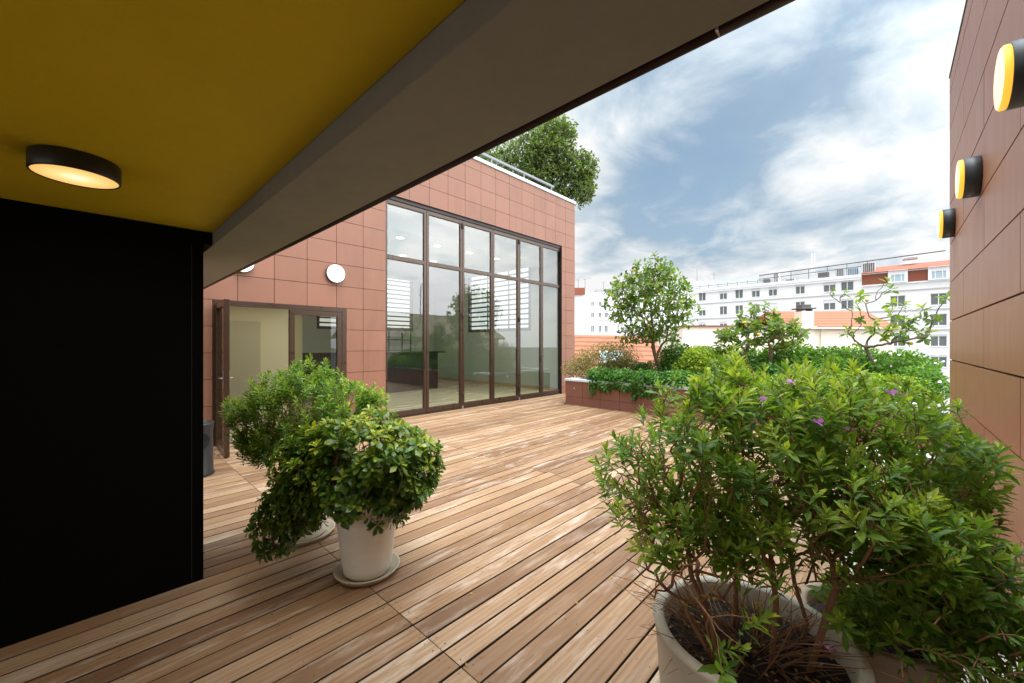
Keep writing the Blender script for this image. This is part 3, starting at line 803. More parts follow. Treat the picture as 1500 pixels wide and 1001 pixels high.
bed_shrub('abelia', 'airy shrub with orange tinged small leaves at the left end of the planter',
          [((9.25,5.75,.95),(.55,.65,.42)), ((9.35,5.15,1.15),(.5,.5,.38)), ((9.15,6.25,.9),(.45,.38,.34)), ((9.6,5.5,1.4),(.4,.5,.3)), ((9.5,5.0,1.2),(.45,.5,.35)), ((9.4,6.0,1.2),(.4,.4,.3))], 8200, .042, 'lo_wide', 'abel', (9.3,5.6,.58), 7, 120, shell=.15, outward=.5, tone=(.40,.26), wm='twig', r0=.0018)
iv = thing('ivy', (8.8, 4.4, .6), 'dark green ivy spilling over the white coping of the planter', 'ivy')
bush_leaves('foliage', [((8.72,5.2,.78),(.28,.42,.20)), ((8.70,4.65,.76),(.30,.45,.22)), ((8.68,4.0,.76),(.30,.5,.22)), ((8.50,4.95,.60),(.09,.32,.20)), ((8.50,4.45,.60),(.09,.3,.15)), ((8.49,3.95,.58),(.09,.4,.22)), ((8.70,3.3,.78),(.3,.5,.22)), ((8.7,2.5,.78),(.3,.6,.22)),((8.62,1.3,.74),(.27,.8,.18)),((8.62,.35,.74),(.27,.5,.18)),((8.48,5.30,.50),(.05,.10,.2)),((8.48,4.2,.45),(.05,.08,.2))], 10500, .062, 'ivy', LM['ivy'], iv, .3, None, .8, (.45,.2))
pos, par, cnt = skeleton([((8.8,4.9,.58),-1),((8.8,3.9,.58),-1),((8.8,2.9,.58),-1)], blob([((8.6,4.2,.7),(.25,1.4,.2))], 50, .2), .2)
wood_mesh('vines', pos, par, cnt, .002, .3, M['bark'], iv, .1)
bed_shrub('low_hedge', 'low dark green clipped hedge behind the ivy', [((9.6,5.0,.85),(.4,.8,.30)), ((9.6,4.1,.85),(.4,.7,.30))], 6500, .052, 'lo_wide', 'hedge', (9.6,4.6,.58), 6, 60, shell=.5, tone=(.18,.15))
bed_shrub('green_shrub', 'mid green bushy shrub to the right of the citrus tree', [((9.9,3.75,1.08),(.45,.5,.48)), ((9.9,3.2,1.1),(.4,.45,.42))], 8000, .065, 'lo_wide', 'hedge', (9.9,3.5,.58), 5, 70, tone=(.38,.2))
bed_shrub('golden_shrub', 'yellow green leafy shrub between the citrus tree and the lemon bush', [((9.45,3.1,1.1),(.40,.46,.40)), ((9.4,2.75,1.0),(.32,.36,.30)), ((9.45,3.35,.9),(.35,.4,.3))], 6500, .066, 'lo_wide', 'yel', (9.45,3.0,.58), 5, 70, tone=(.48,.22))
bed_shrub('jasmine', 'leafy jasmine hedge in front of the cream house', [((10.2,1.55,1.15),(.45,.62,.46)), ((10.2,.85,1.10),(.45,.6,.40)), ((10.3,2.3,1.05),(.45,.55,.40)), ((9.8,1.5,1.0),(.4,.8,.35))], 15000, .068, 'lo_wide', 'hedge', (10.3,1.3,.58), 7, 110, tone=(.50,.2))
bed_shrub('ground_ivy', 'dense mound of dark leaves in the middle of the planter', [((9.05,1.9,.76),(.42,.75,.22)), ((9.05,1.1,.76),(.42,.6,.22)), ((9.3,2.6,.8),(.4,.5,.2)), ((9.5,1.6,.95),(.4,.7,.25)), ((9.6,2.5,1.0),(.4,.4,.25))], 10000, .055, 'ivy', 'ivy', (9.05,1.5,.58), 5, 50, group=None, cat='ground cover', shell=.55, tone=(.42,.18))
bed_shrub('spirea', 'low yellow green shrub at the foot of the sparse lemon tree', [((8.9,.35,.86),(.32,.42,.24)), ((8.9,-.1,.84),(.3,.4,.22)), ((8.75,.75,.78),(.25,.3,.2))], 6500, .048, 'lo_wide', 'yel', (8.9,.2,.58), 5, 60, tone=(.40,.25), wm='twig')
js = bed_shrub('flowering_shrub', 'loose shrub dotted with white flowers beside the brown wall corner', [((9.7,-.15,.98),(.6,.5,.42)), ((9.25,-.35,.88),(.5,.35,.32)), ((9.9,.4,1.0),(.5,.5,.36)), ((10.4,-.2,1.05),(.5,.5,.4)), ((10.2,.45,1.12),(.45,.5,.42)), ((9.6,.75,.95),(.5,.45,.34))], 17000, .062, 'lo_wide', 'hedge', (9.6,-.3,.58), 7, 100, tone=(.55,.2))
def flowers(root, ells, n, r, mat, name='flower', up=.5):
    P = blob(ells, n, .9)
    for p in P:
        mb = MB(); d = Vector((-.7+random.gauss(0,.3), random.gauss(0,.4), up+random.random()*.5)).normalized()
        q = d.to_track_quat('Z', 'Y').to_matrix().to_4x4(); T = Matrix.Translation(p) @ q
        for k in range(5):
            a = k*2*PI/5; c, s = math.cos(a), math.sin(a); w = .42
            mb.poly([T @ Vector(v) for v in ((0,0,0), (r*.6*c+r*w*s, r*.6*s-r*w*c, .2*r), (r*c, r*s, .12*r), (r*.6*c-r*w*s, r*.6*s+r*w*c, .2*r))], smooth=True)
        mb.build(name, mat, root)
flowers(js, [((9.45,-.35,1.0),(.55,.55,.42)), ((9.1,-.7,.88),(.5,.4,.32)), ((9.8,.35,1.02),(.5,.5,.36))], 46, .026, M['petal'])

# --- citrus standard tree
def tree(name, label, trunk, ells, ntips, leafL, nl, tpl, lm, wm, cat, r0, pw, rmax, group=None, kmax=1, shell=.25, along=.12, tones=(.6,.25), bf=.45, extra=None, rise=.2, fill=0):
    t = thing(name, trunk[0], label, cat, group)
    st = [(p, i-1) for i, p in enumerate(trunk)]
    T = blob(ells, ntips, shell)
    if extra is not None: T = np.concatenate([T, np.array(extra)])
    pos, par, cnt = skeleton(st, T, bf)
    wood_mesh('trunk', pos, par, cnt, r0, pw, M[wm], t, .05, 7, rmax)
    k = np.where((cnt <= kmax) & (par >= 0) & (np.arange(len(pos)) >= len(st)))[0]
    d = nrm(pos[k]-pos[par[k]]) + np.array([0,0,rise]) + RNG.normal(0, .25, (len(k),3))
    P, D, U, S, To = rosettes(pos[k], d, nl, leafL, along, 15, 115, tones[0], tones[1], .3)
    if fill:
        P2 = blob(ells, fill, .1); D2 = nrm(RNG.normal(size=(fill,3)) + np.array([0,0,-.4])); U2 = RNG.normal(0,.5,(fill,3)) + np.array([0,0,.8])
        P = np.concatenate([P,P2]); D = np.concatenate([D,D2]); U = np.concatenate([U,U2]); S = np.concatenate([S, leafL*RNG.uniform(.6,1.1,fill)]); To = np.concatenate([To, RNG.normal(.4,.2,fill)])
    leaf_mesh('crown', P, D, U, S, To, tpl, LM[lm], t)
    return t
ct = tree('citrus_tree', 'round headed citrus tree on a slim trunk standing in the planter',
     [(9.4,4.06,.55),(9.4,4.10,1.2),(9.41,4.16,1.75),(9.42,4.22,2.25),(9.4,4.3,2.75)],
     [((9.4,4.35,2.65),(.95,1.05,.95)), ((9.4,4.15,3.2),(.65,.68,.55)), ((9.4,4.95,2.65),(.55,.55,.55)), ((9.4,3.6,2.4),(.6,.48,.6)), ((9.3,4.5,1.8),(.55,.6,.30)), ((9.3,3.9,1.85),(.45,.5,.3))],
     380, .135, 8, 'broad', 'citrus', 'bark', 'tree', .0038, .42, .052, 'citrus trees in the planter', shell=.2, tones=(.62,.26), fill=1500, along=.16)
def fruit(root, pts, r=.03):
    for p in pts:
        mb = MB(); mb.lathe([(.0005,-r*1.15),(r*.6,-r*.95),(r,-r*.1),(r*.9,r*.5),(r*.5,r*.95),(.0005,r*1.1)], 10, Matrix.Translation(p)); mb.build('fruit', M['lemon'], root)
fruit(ct, [(9.0,4.45,3.35),(9.0,4.1,2.0),(8.9,4.7,1.75)])
lb = tree('lemon_bush', 'short bushy lemon tree forking low in front of the white apartment block',
     [(9.6,2.0,.55),(9.6,2.02,.98)],
     [((9.6,2.0,1.75),(.5,.62,.36)), ((9.6,1.48,1.80),(.4,.40,.34)), ((9.6,2.55,1.65),(.35,.36,.30)), ((9.6,2.0,2.2),(.28,.42,.25)), ((9.6,2.75,1.4),(.2,.2,.15))],
     270, .13, 9, 'broad', 'citrus', 'bark', 'tree', .0034, .45, .045, 'citrus trees in the planter', shell=.25, tones=(.7,.35), extra=[(9.5,2.28,1.2),(9.5,1.75,1.15)], bf=.35, fill=80)
fruit(lb, [(9.2,1.9,1.75),(9.25,2.15,2.0)])
ex = [at_x(*q, 9.6) for q in [(1252,500),(1270,500),(1243,480),(1262,478),(1247,455),(1232,435),(1222,422),(1240,425),(1262,470),(1268,445),(1290,470),(1283,440),(1300,455),(1310,470),(1330,480),(1352,468),(1378,448),(1384,440),(1372,458),(1318,490),(1345,492),(1300,480),(1296,428),(1306,420),(1310,440),(1325,500),(1345,485),(1258,430),(1280,490),(1295,495),(1365,470),(1255,445),(1390,432),(1376,470),(1340,470),(1316,460),(1228,442),(1215,430),(1302,408),(1285,425),(1355,455)]]
ex = [p + np.array([RNG.normal(0,.12), 0, 0]) for p in ex]
lt = tree('lemon_tree', 'sparse lemon tree with long bare branches near the brown wall',
     [(9.6,.17,.55),(9.6,.18,1.2),(9.6,.30,1.5)], [((9.6,.0,1.9),(.35,.75,.42))], 46, .115, 9, 'broad', 'citrus', 'barkg', 'tree', .0042, .42, .038, 'citrus trees in the planter', tones=(.75,.4), extra=ex, bf=.25)
fruit(lt, [tuple(at_x(1270,440,9.5)), tuple(at_x(1335,503,9.5))], .028)

# --- big tree on the roof of the terrace building
tree('roof_tree', 'large dense evergreen tree on the roof above the terracotta panels',
     [(10.6,9.6,5.7),(10.6,9.6,6.6),(10.5,9.55,7.4)],
     [((10.6,9.2,8.1),(1.0,1.2,1.1)), ((11.1,8.6,8.3),(.9,.9,1.1)), ((11.6,8.0,7.6),(.75,.6,.85)), ((11.3,8.5,9.0),(.75,.7,.6)), ((10.8,8.8,7.2),(.8,.9,.6)), ((11.7,7.75,6.95),(.6,.45,.55)), ((11.95,7.65,7.7),(.5,.4,.6)), ((9.6,10.2,7.7),(.8,.9,.9)), ((11.2,8.4,6.75),(.6,.6,.4))],
     1100, .17, 10, 'lo', 'roof', 'barkg', 'tree', .004, .45, .13, shell=.3, tones=(.72,.28), along=.2, fill=9000)

# ================================================================== POTTED SHRUBS
def pot(root, c, r0, r1, h, mat, rim=.035, lip=.022, soil=.05, name='pot'):
    T = Matrix.Translation(c); mb = MB()
    prof = [(.0005,.002),(r0-.012,.002),(r0,.014)]
    for k in range(1, 9): u = k/8; prof.append((r0+(r1-r0)*u**.85, .014+(h-lip-.014)*u))
    prof += [(r1+.006, h-lip+.006), (r1+.007, h-.008), (r1+.001, h), (r1-rim+.008, h), (r1-rim, h-.010), (r1-rim-.012, h-soil-.08)]
    mb.lathe(prof, 72, T); mb.build(name, mat, root)
    mb = MB()
    n, k = 40, 9; rs = r1-rim-.006
    V = [(c[0], c[1], c[2]+h-soil)]
    for j in range(1, k+1):
        for i in range(n):
            a = 2*PI*i/n; rr = rs*j/k
            V.append((c[0]+rr*math.cos(a), c[1]+rr*math.sin(a), c[2]+h-soil + random.uniform(-.008,.010) - (.012 if j == k else 0)))
    mb.v = V
    for i in range(n): mb.f.append((0, 1+i, 1+(i+1)%n)); mb.m.append(0); mb.sm.append(True)
    for j in range(k-1):
        for i in range(n): mb.f.append((1+j*n+i, 1+(j+1)*n+i, 1+(j+1)*n+(i+1)%n, 1+j*n+(i+1)%n)); mb.m.append(0); mb.sm.append(True)
    mb.build('soil', M['soil'], root)
def saucer(root, c, r):
    T = Matrix.Translation(c); mb = MB()
    mb.lathe([(.0005,.001),(r-.03,.001),(r-.004,.034),(r,.042),(r-.006,.046),(r-.014,.042),(r-.04,.012),(.0005,.010)], 64, T); mb.build('saucer', M['saucer'], root)

# A: pittosporum in the cream pot
A0 = (1.30, 2.59, .0)
pa = thing('potted_pittosporum', A0, 'round leaved dark green shrub overflowing a cream pot on a mossy saucer', 'potted plant')
saucer(pa, A0, .215); pot(pa, (A0[0], A0[1], .012), .152, .208, .50, M['pot'])
ellA = [((1.27,2.56,.87),(.36,.36,.26)), ((1.40,2.30,.80),(.27,.24,.24)), ((.84,2.93,.38),(.16,.15,.22)), ((.96,2.80,.50),(.18,.17,.2)), ((1.02,2.76,.82),(.24,.22,.2)), ((1.46,2.26,.70),(.2,.17,.16)), ((1.34,2.36,.52),(.18,.14,.14)), ((1.10,2.78,.74),(.30,.30,.30)), ((.92,2.86,.55),(.20,.17,.30)), ((1.04,2.68,.64),(.20,.2,.22)), ((1.46,2.32,.62),(.17,.14,.16)), ((1.18,2.48,.62),(.20,.18,.2))]
st = [((A0[0]+.10*math.cos(a), A0[1]+.10*math.sin(a), .47), -1) for a in np.arange(6)*1.05]
T = blob(ellA, 1250, .4)
pos, par, cnt = skeleton(st, T, .55)
wood_mesh('stems', pos, par, cnt, .0014, .36, M['bark'], pa, .06, 5, .009)
k = np.where((cnt <= 2) & (par >= 0))[0]
cen = np.array([1.2,2.58,.62]); d = nrm(nrm(pos[k]-cen)*.9 + nrm(pos[k]-pos[par[k]])*.4 + np.array([0,0,.35]) + RNG.normal(0,.22,(len(k),3)))
P, D, U, S, To = rosettes(pos[k], d, 12, .064, .035, 25, 104, .60, .22, .2)
hi = np.clip((P[:,2]-.35)/.7, 0, 1); To = To*.85 + .26*hi   # young growth at the top of the plant
leaf_mesh('foliage', P, D, U, S, To, 'obov', LM['pitt'], pa)

# B: fine leaved shrub behind it
B0 = (1.19, 3.46, .0)
pb = thing('potted_myrtle_shrub', B0, 'fine leaved bright green shrub in the pot behind the cream one', 'potted plant')
saucer(pb, B0, .235); pot(pb, (B0[0], B0[1], .012), .165, .20, .48, M['pot'])
ellB = [((1.18,3.42,1.12),(.36,.38,.28)), ((.93,3.62,1.0),(.24,.22,.22)), ((1.42,3.12,1.10),(.28,.24,.20)), ((1.22,3.38,1.30),(.22,.22,.17)), ((.86,3.7,.85),(.16,.14,.14)), ((1.55,2.98,1.12),(.14,.12,.10)), ((1.0,3.55,1.22),(.2,.2,.14)), ((.80,3.74,1.05),(.14,.13,.12)), ((1.30,3.28,.92),(.3,.28,.2)), ((.98,3.60,.85),(.24,.22,.18)), ((1.1,3.5,.78),(.3,.28,.16)), ((1.3,3.3,.70),(.24,.22,.14)), ((.92,3.62,.70),(.16,.16,.12))]
st = [((B0[0]+.09*math.cos(a), B0[1]+.09*math.sin(a), .44), -1) for a in np.arange(6)*1.05]
shrub(pb, st, ellB, 1350, .052, 17, 'narrow', LM['polyb'], M['twig'], .0011, .36, .6, .3, 2, along=.10, rise=1.0, a1=85, a0=12, tones=(.85,.34), rmax=.008, jit=.04)

# C: large shrub in the cast stone pot in the foreground
C0 = (1.63, .36, .0)
pc = thing('potted_polygala', C0, 'large rosette leaved shrub with bare brown stems in a cast stone pot in the foreground', 'potted plant')
pot(pc, C0, .285, .325, .53, M['potc'], rim=.035, soil=.075)
def sk(pts): return pts
ellC = [((1.62,.46,1.26),(.30,.30,.20)), ((1.52,.62,1.15),(.20,.18,.18)), ((1.74,.28,1.33),(.24,.22,.16)), ((1.86,.40,1.30),(.28,.26,.20)), ((1.78,.46,1.46),(.11,.10,.10)), ((1.95,.20,1.36),(.24,.2,.15)), ((1.95,.14,1.12),(.24,.2,.18)), ((1.9,.10,.90),(.2,.18,.14)), ((1.42,.74,1.08),(.13,.13,.14)), ((1.70,.12,1.10),(.24,.20,.18)),
        ((1.66,.38,1.00),(.30,.26,.14)), ((1.58,.54,.98),(.28,.26,.10)), ((1.50,.42,1.38),(.13,.13,.08)), ((1.80,-.02,.95),(.22,.18,.16)), ((1.72,.10,.84),(.16,.14,.10)), ((1.50,.60,.90),(.24,.22,.12)), ((1.62,.36,.88),(.26,.22,.12)), ((1.84,.30,1.02),(.22,.2,.16))]
st = [((C0[0]+rr*math.cos(a), C0[1]+rr*math.sin(a), .45), -1) for a, rr in zip(np.arange(9)*.7, (.05,.12,.16,.10,.18,.14,.08,.17,.2))]
pos, par, cnt, kk, dd = shrub(pc, st, ellC, 1300, .056, 18, 'narrow', LM['poly'], M['twig'], .0012, .37, .55, .3, 1, along=.095, rise=1.0, a1=82, a0=12, tones=(.85,.34), rmax=.011, jit=.04,
      extra=[tuple(at_d(*q)) for q in [(880,700,1.42),(905,735,1.40),(915,760,1.40),(900,640,1.45),(930,800,1.38),(1125,905,1.15),(1190,900,1.2),(1060,990,1.10),(1090,950,1.12),(1230,905,1.2),(1160,860,1.15),(1040,905,1.2)]])
T = blob([((1.58,.48,.95),(.34,.32,.22)), ((1.70,.25,.95),(.30,.26,.22)), ((1.45,.66,.98),(.16,.16,.18)), ((1.5,.5,.78),(.3,.28,.14))], 420, .1)
pos, par, cnt = skeleton(st, T, .35)
wood_mesh('bare_twigs', pos, par, cnt, .0016, .32, M['twig'], pc, .05, 5, .009)
# dead twigs fanning out just above the soil
mb = MB()
for i in range(150):
    a = random.uniform(0, 2*PI); r_ = random.uniform(.02,.22); p = Vector((C0[0]+r_*math.cos(a), C0[1]+r_*math.sin(a), .455))
    b = a + random.gauss(0,.6); L_ = random.uniform(.12,.42); e = random.uniform(.1,1.0)
    pts = [p]; 
    for s in range(3): pts.append(pts[-1] + Vector((math.cos(b)*math.cos(e), math.sin(b)*math.cos(e), math.sin(e)))*L_/3); b += random.gauss(0,.3); e -= random.uniform(0,.35)
    mb.tube(pts, [.0022,.0018,.0013,.0007], 4)
mb.build('dead_twigs', M['twig'], pc)
def litter(root, c, r, z, n, mat, L=.03):
    a = RNG.random(n)*6.28; q = np.sqrt(RNG.random(n))*r
    P = np.stack([c[0]+q*np.cos(a), c[1]+q*np.sin(a), np.full(n, z)+RNG.random(n)*.006], 1)
    D = nrm(np.stack([RNG.normal(size=n), RNG.normal(size=n), RNG.normal(0,.15,n)], 1)); U = np.array([0,0,1.]) + RNG.normal(0,.3,(n,3))
    leaf_mesh('leaf_litter', P, D, U, L*RNG.uniform(.4,1,n), RNG.random(n), 'lo', mat, root)['kind'] = 'stuff'
litter(pc, C0, .27, .468, 130, LM['dry'], .03)
# a few yellowed leaves among the stems
n = 90; P = blob(ellC[6:8]+[((1.5,.4,.72),(.25,.25,.2))], n, .2); leaf_mesh('dry_leaves', P, nrm(RNG.normal(size=(n,3))), RNG.normal(size=(n,3)), .034*RNG.uniform(.6,1.2,n), RNG.random(n), 'narrow', LM['dry'], pc)['kind'] = 'stuff'

# D: second shrub in the brown pot, sprawling towards the wall
D0 = (2.13, .05, .0)
pd = thing('potted_sprawling_shrub', D0, 'sprawling shrub with drooping branches in a brown clay pot against the brown wall', 'potted plant')
pot(pd, D0, .20, .235, .47, M['potb'], rim=.03)
ellD = [((2.15,-.02,1.22),(.30,.24,.20)), ((2.30,-.14,1.08),(.30,.18,.20)), ((2.05,.10,1.02),(.26,.24,.2)), ((2.42,-.24,1.02),(.22,.12,.12)), ((2.1,-.12,.84),(.30,.20,.14)), ((1.95,-.16,.78),(.22,.16,.14)), ((1.86,-.10,.92),(.2,.18,.14)), ((1.93,-.04,.70),(.22,.16,.12)), ((2.12,-.14,.66),(.25,.14,.13)), ((2.42,-.22,.80),(.22,.12,.16)), ((2.0,.06,.62),(.2,.14,.08)), ((1.92,.05,.58),(.18,.13,.08)), ((2.04,-.12,.54),(.22,.12,.09)), ((2.3,-.12,.62),(.2,.12,.12))]
st = [((D0[0]+.11*math.cos(a), D0[1]+.11*math.sin(a), .45), -1) for a in np.arange(7)*.9]
shrub(pd, st, ellD, 950, .060, 17, 'narrow', LM['poly'], M['twig'], .0012, .37, .55, .3, 1, along=.085, rise=.8, a1=88, a0=12, tones=(.78,.28), rmax=.011, jit=.04)
# drooping thin shoots low on the right
mb = MB(); P, D, U, S, To = [], [], [], [], []
for i in range(190):
    p = Vector((2.02+random.gauss(0,.20), -.16+random.gauss(0,.07), .66+random.gauss(0,.08))); b = random.uniform(-2.2,.45); e = random.uniform(.1,.7); L_ = random.uniform(.18,.40)
    pts = [p]
    for s in range(7):
        nx = pts[-1] + Vector((math.cos(b)*math.cos(e), math.sin(b)*math.cos(e)*.55, math.sin(e)))*L_/7
        if nx.y < YR+.03: nx.y = YR+.03
        pts.append(nx); e -= random.uniform(.12,.30); b += random.gauss(0,.12)
    mb.tube(pts, [.0022,.002,.0019,.0017,.0015,.0012,.001,.0007], 4)
    for s in range(2, 8):
        for q in range(4):
            dv = (pts[s]-pts[s-1]).normalized(); a = random.uniform(0, 6.28)
            rd = Vector((random.gauss(0,1), random.gauss(0,1), random.gauss(0,1))); rd -= rd.dot(dv)*dv; rd.normalize()
            P.append(pts[s-1].lerp(pts[s], random.random())); D.append(dv*.75 + rd*.7); U.append(Vector((0,0,.6)) - dv*.2 + rd*.3); S.append(random.uniform(.026,.048)); To.append(random.gauss(.36,.16))
mb.build('trailing_stems', M['twig'], pd)
leaf_mesh('trailing_foliage', np.array([tuple(v) for v in P]), np.array([tuple(v) for v in D]), np.array([tuple(v) for v in U]), np.array(S), np.array(To), 'narrow', LM['poly'], pd)

n = 46; q = RNG.random((n,2))
fp = np.stack([.9+q[:,0]*2.2, .75+q[:,1]*3.4, np.full(n, .006)], 1)
leaf_mesh('fallen_leaves', fp, nrm(np.stack([RNG.normal(size=n), RNG.normal(size=n), RNG.normal(0,.1,n)],1)), np.array([0,0,1.])+RNG.normal(0,.2,(n,3)), .030*RNG.uniform(.4,1,n), RNG.random(n), 'lo', LM['dry'], None)
tag(COL.objects[-1], 'scattered small dry leaves lying on the timber deck', 'leaves', kind='stuff')
# purple flowers on both shrubs
def pflower(root, p):
    mb = MB(); T = Matrix.Translation(p) @ Matrix.Rotation(random.uniform(0,6.28), 4, 'Z') @ Matrix.Rotation(random.uniform(.3,.9), 4, 'X')
    for s in (1, -1):
        mb.poly([T @ Vector(v) for v in ((0,0,0),(s*.006,.008,.003),(s*.016,.009,.006),(s*.021,.002,.007),(s*.015,-.006,.005),(s*.006,-.005,.002))], smooth=True)
    mb.poly([T @ Vector(v) for v in ((-.003,-.002,0),(.003,-.002,0),(.0035,-.016,.006),(0,-.02,.009),(-.0035,-.016,.006))], smooth=True)
    mb.build('flower', M['purple'], root)
for q in [(1120,585,1.27),(1092,567,1.33),(1197,618,1.26),(1245,630,1.36),(1305,575,1.52),(1320,580,1.5),(1240,612,1.38),(1160,560,1.4)]: pflower(pc, at_d(*q))
pflower(pc, at_d(1212,950,1.10))
for q in [(1280,745,1.35),(1395,655,1.7),(1405,655,1.7),(1440,745,1.75)]: pflower(pd, at_d(*q))

# lavender pot by the wall
L0 = (4.10, -.285, 0)
plv = thing('potted_lavender', L0, 'small silvery grey plant in a clay pot by the white wall sockets', 'potted plant')
pot(plv, L0, .13, .16, .40, M['potb'], rim=.025)
ellL = [((4.10,-.285,.54),(.20,.15,.13)), ((4.15,-.28,.62),(.14,.12,.08))]
shrub(plv, [((4.10+.05*math.cos(a), -.285+.05*math.sin(a), .36), -1) for a in range(6)], ellL, 200, .030, 12, 'thin', LM['lav'], M['barkg'], .001, .4, .3, .4, 2, along=.05, rise=.8, tones=(.7,.3))
# a clay pot with reddish plant further along
R0 = (5.6, -.20, 0)
prd = thing('potted_berberis', R0, 'orange tinged small leaved shrub in a clay pot farther along the brown wall', 'potted plant')
pot(prd, R0, .14, .18, .42, M['potb'], rim=.025)
shrub(prd, [((5.6+.05*math.cos(a), -.20+.05*math.sin(a), .38), -1) for a in range(6)], [((5.6,-.15,.72),(.30,.24,.26))], 160, .034, 12, 'narrow', LM['abel'], M['twig'], .0011, .4, .3, .4, 2, along=.06, rise=.6)

# ================================================================== THE TOWN BEYOND
XW = 80.0
apt = thing('apartment_building', (XW, 5, -12), 'long white apartment block with regular windows beyond the planter', 'building')
YS = float(at_x(1262, 450, XW)[1])          # where the brick topped end begins
zc_ = 11.75
ROWZ = [10.65, 7.80, 4.95, 2.10, -.75]
colsL = [1028.5, 1059.5, 1082.5, 1107, 1132, 1172, 1215, 1241]
wins = []
for px in colsL + [995, 965]:
    Y_ = float(at_x(px, 450, XW)[1]); w = 1.30 if px < 1190 else 1.55
    for zc in ROWZ[:4]: wins.append((Y_, zc, w, 1.62))
winsR = []
for px in (1315, 1375):
    Y_ = float(at_x(px, 450, XW)[1])
    for zc in ROWZ[1:]: winsR.append((Y_, zc, 1.62, 1.65))
for dY in (6.2, 12.4):
    for zc in ROWZ[1:]: winsR.append((float(at_x(1375, 450, XW)[1])-dY, zc, 1.85, 1.65))
mb = MB()
rects = [(-34, 36, -12, zc_)]
for (a, b, w, h_) in wins + winsR: rects = cut(rects, (a-w/2, a+w/2, b-h_/2, b+h_/2))
for (a, b, c, d) in rects: mb.box(XW, a, c, XW+.35, b, d)
mb.box(XW+.36, -34, -12, XW+12, 36, zc_-.01)
mb.build('wall', M['wall_w'], apt)
# corbelled ledges and cornice
mb = MB()
for z in (6.45+.0, 9.30, 3.6): mb.box(XW-.10, -34, z-.07, XW-.002, 36, z+.07)
mb.build('string_course', M['bldline'], apt)
mb = MB(); mb.box(XW-.35, YS, zc_+.002, XW+12, 36, zc_+.38); mb.box(XW-.22, YS, zc_-.35, XW-.003, 36, zc_); mb.build('cornice', M['wall_w2'], apt)
mb = MB(); mb.box(XW-.20, -34, 10.28, XW-.004, YS-.05, 10.45); mb.box(XW-.20, -34, 12.02, XW-.004, YS-.05, 12.16); mb.build('band', M['wall_w'], apt)
mb = MB(); mb.box(XW-.08, -34, 10.46, XW-.003, YS-.05, 12.01); mb.build('brick_band', M['brickr'], apt)
mb = MB()     # low tiled roof over the brick end
mb.poly([(XW-.5,-34,12.2),(XW-.5,YS,12.2),(XW+6,YS,13.9),(XW+6,-34,13.9)]); mb.poly([(XW+12,-34,12.2),(XW+12,YS,12.2),(XW+6,YS,13.9),(XW+6,-34,13.9)][::-1])
mb.poly([(XW-.5,YS,12.2),(XW+12,YS,12.2),(XW+6,YS,13.9)])
mb.build('roof', M['brickr'], apt)
def window(Y_, zc, w, h_, parent, shut=0.0, x=XW, depth=.14):
    mb = MB(); f = .08; a, b, c, d = Y_-w/2+.005, Y_+w/2-.005, zc-h_/2+.005, zc+h_/2-.005
    mb.box(x+.10, a, c, x+.18, a+f, d); mb.box(x+.10, b-f, c, x+.18, b, d); mb.box(x+.101, a+f, c, x+.18, b-f, c+f); mb.box(x+.101, a+f, d-f, x+.18, b-f, d); mb.box(x+.102, Y_-.05, c+f, x+.18, Y_+.05, d-f)
    mb.box(x-.06, a-.08, c-.10, x-.005, b+.08, c-.01)
    wf = mb.build('window', M['winframe'], parent)
    mb = MB(); mb.box(x+.14, a+f, c+f, x+.16, b-f, d-f); mb.build('pane', M['winglass'], wf)
    if shut > 0:
        mb = MB(); mb.box(x+.06, a+f*.5, d-f-shut*(h_-2*f), x+.095, b-f*.5, d-f); mb.build('shutter', M['shutter'], wf)
for i, (a, b, w, h_) in enumerate(wins): 
    s = 1.0 if (abs(a-float(at_x(1132,450,XW)[1])) < .1 and abs(b-7.8) < .1) else random.choice([0,0,.12,.2,.15,.3])
    window(a, b, w, h_, apt, s)
for (a, b, w, h_) in winsR: window(a, b, w, h_, apt, random.choice([0,.1,.2]))
for px in (1315, 1375, 1452):
    Y_ = float(at_x(px, 450, XW)[1])
    mb = MB(); w, h_ = 1.5, 1.45; zc = 11.25
    for bx in ((Y_-w/2-.28, Y_-w/2, 10.46, 12.3), (Y_+w/2, Y_+w/2+.28, 10.46, 12.3), (Y_-w/2, Y_+w/2, 10.46, 10.62), (Y_-w/2, Y_+w/2, 12.05, 12.3)): mb.box(XW-.34, bx[0], bx[2], XW-.205, bx[1], bx[3])
    for k in (-w/2+.05, -.35, .35, w/2-.05): mb.box(XW-.30, Y_+k-.05, 10.63, XW-.24, Y_+k+.05, 12.04)
    mb.box(XW-.31, Y_-w/2, 11.62, XW-.241, Y_+w/2, 12.04)
    dw = mb.build('dormer_window', M['wall_w'], apt); mb = MB(); mb.box(XW-.235, Y_-w/2, 10.62, XW-.21, Y_+w/2, 12.05); mb.build('pane', M['skylight'], dw)
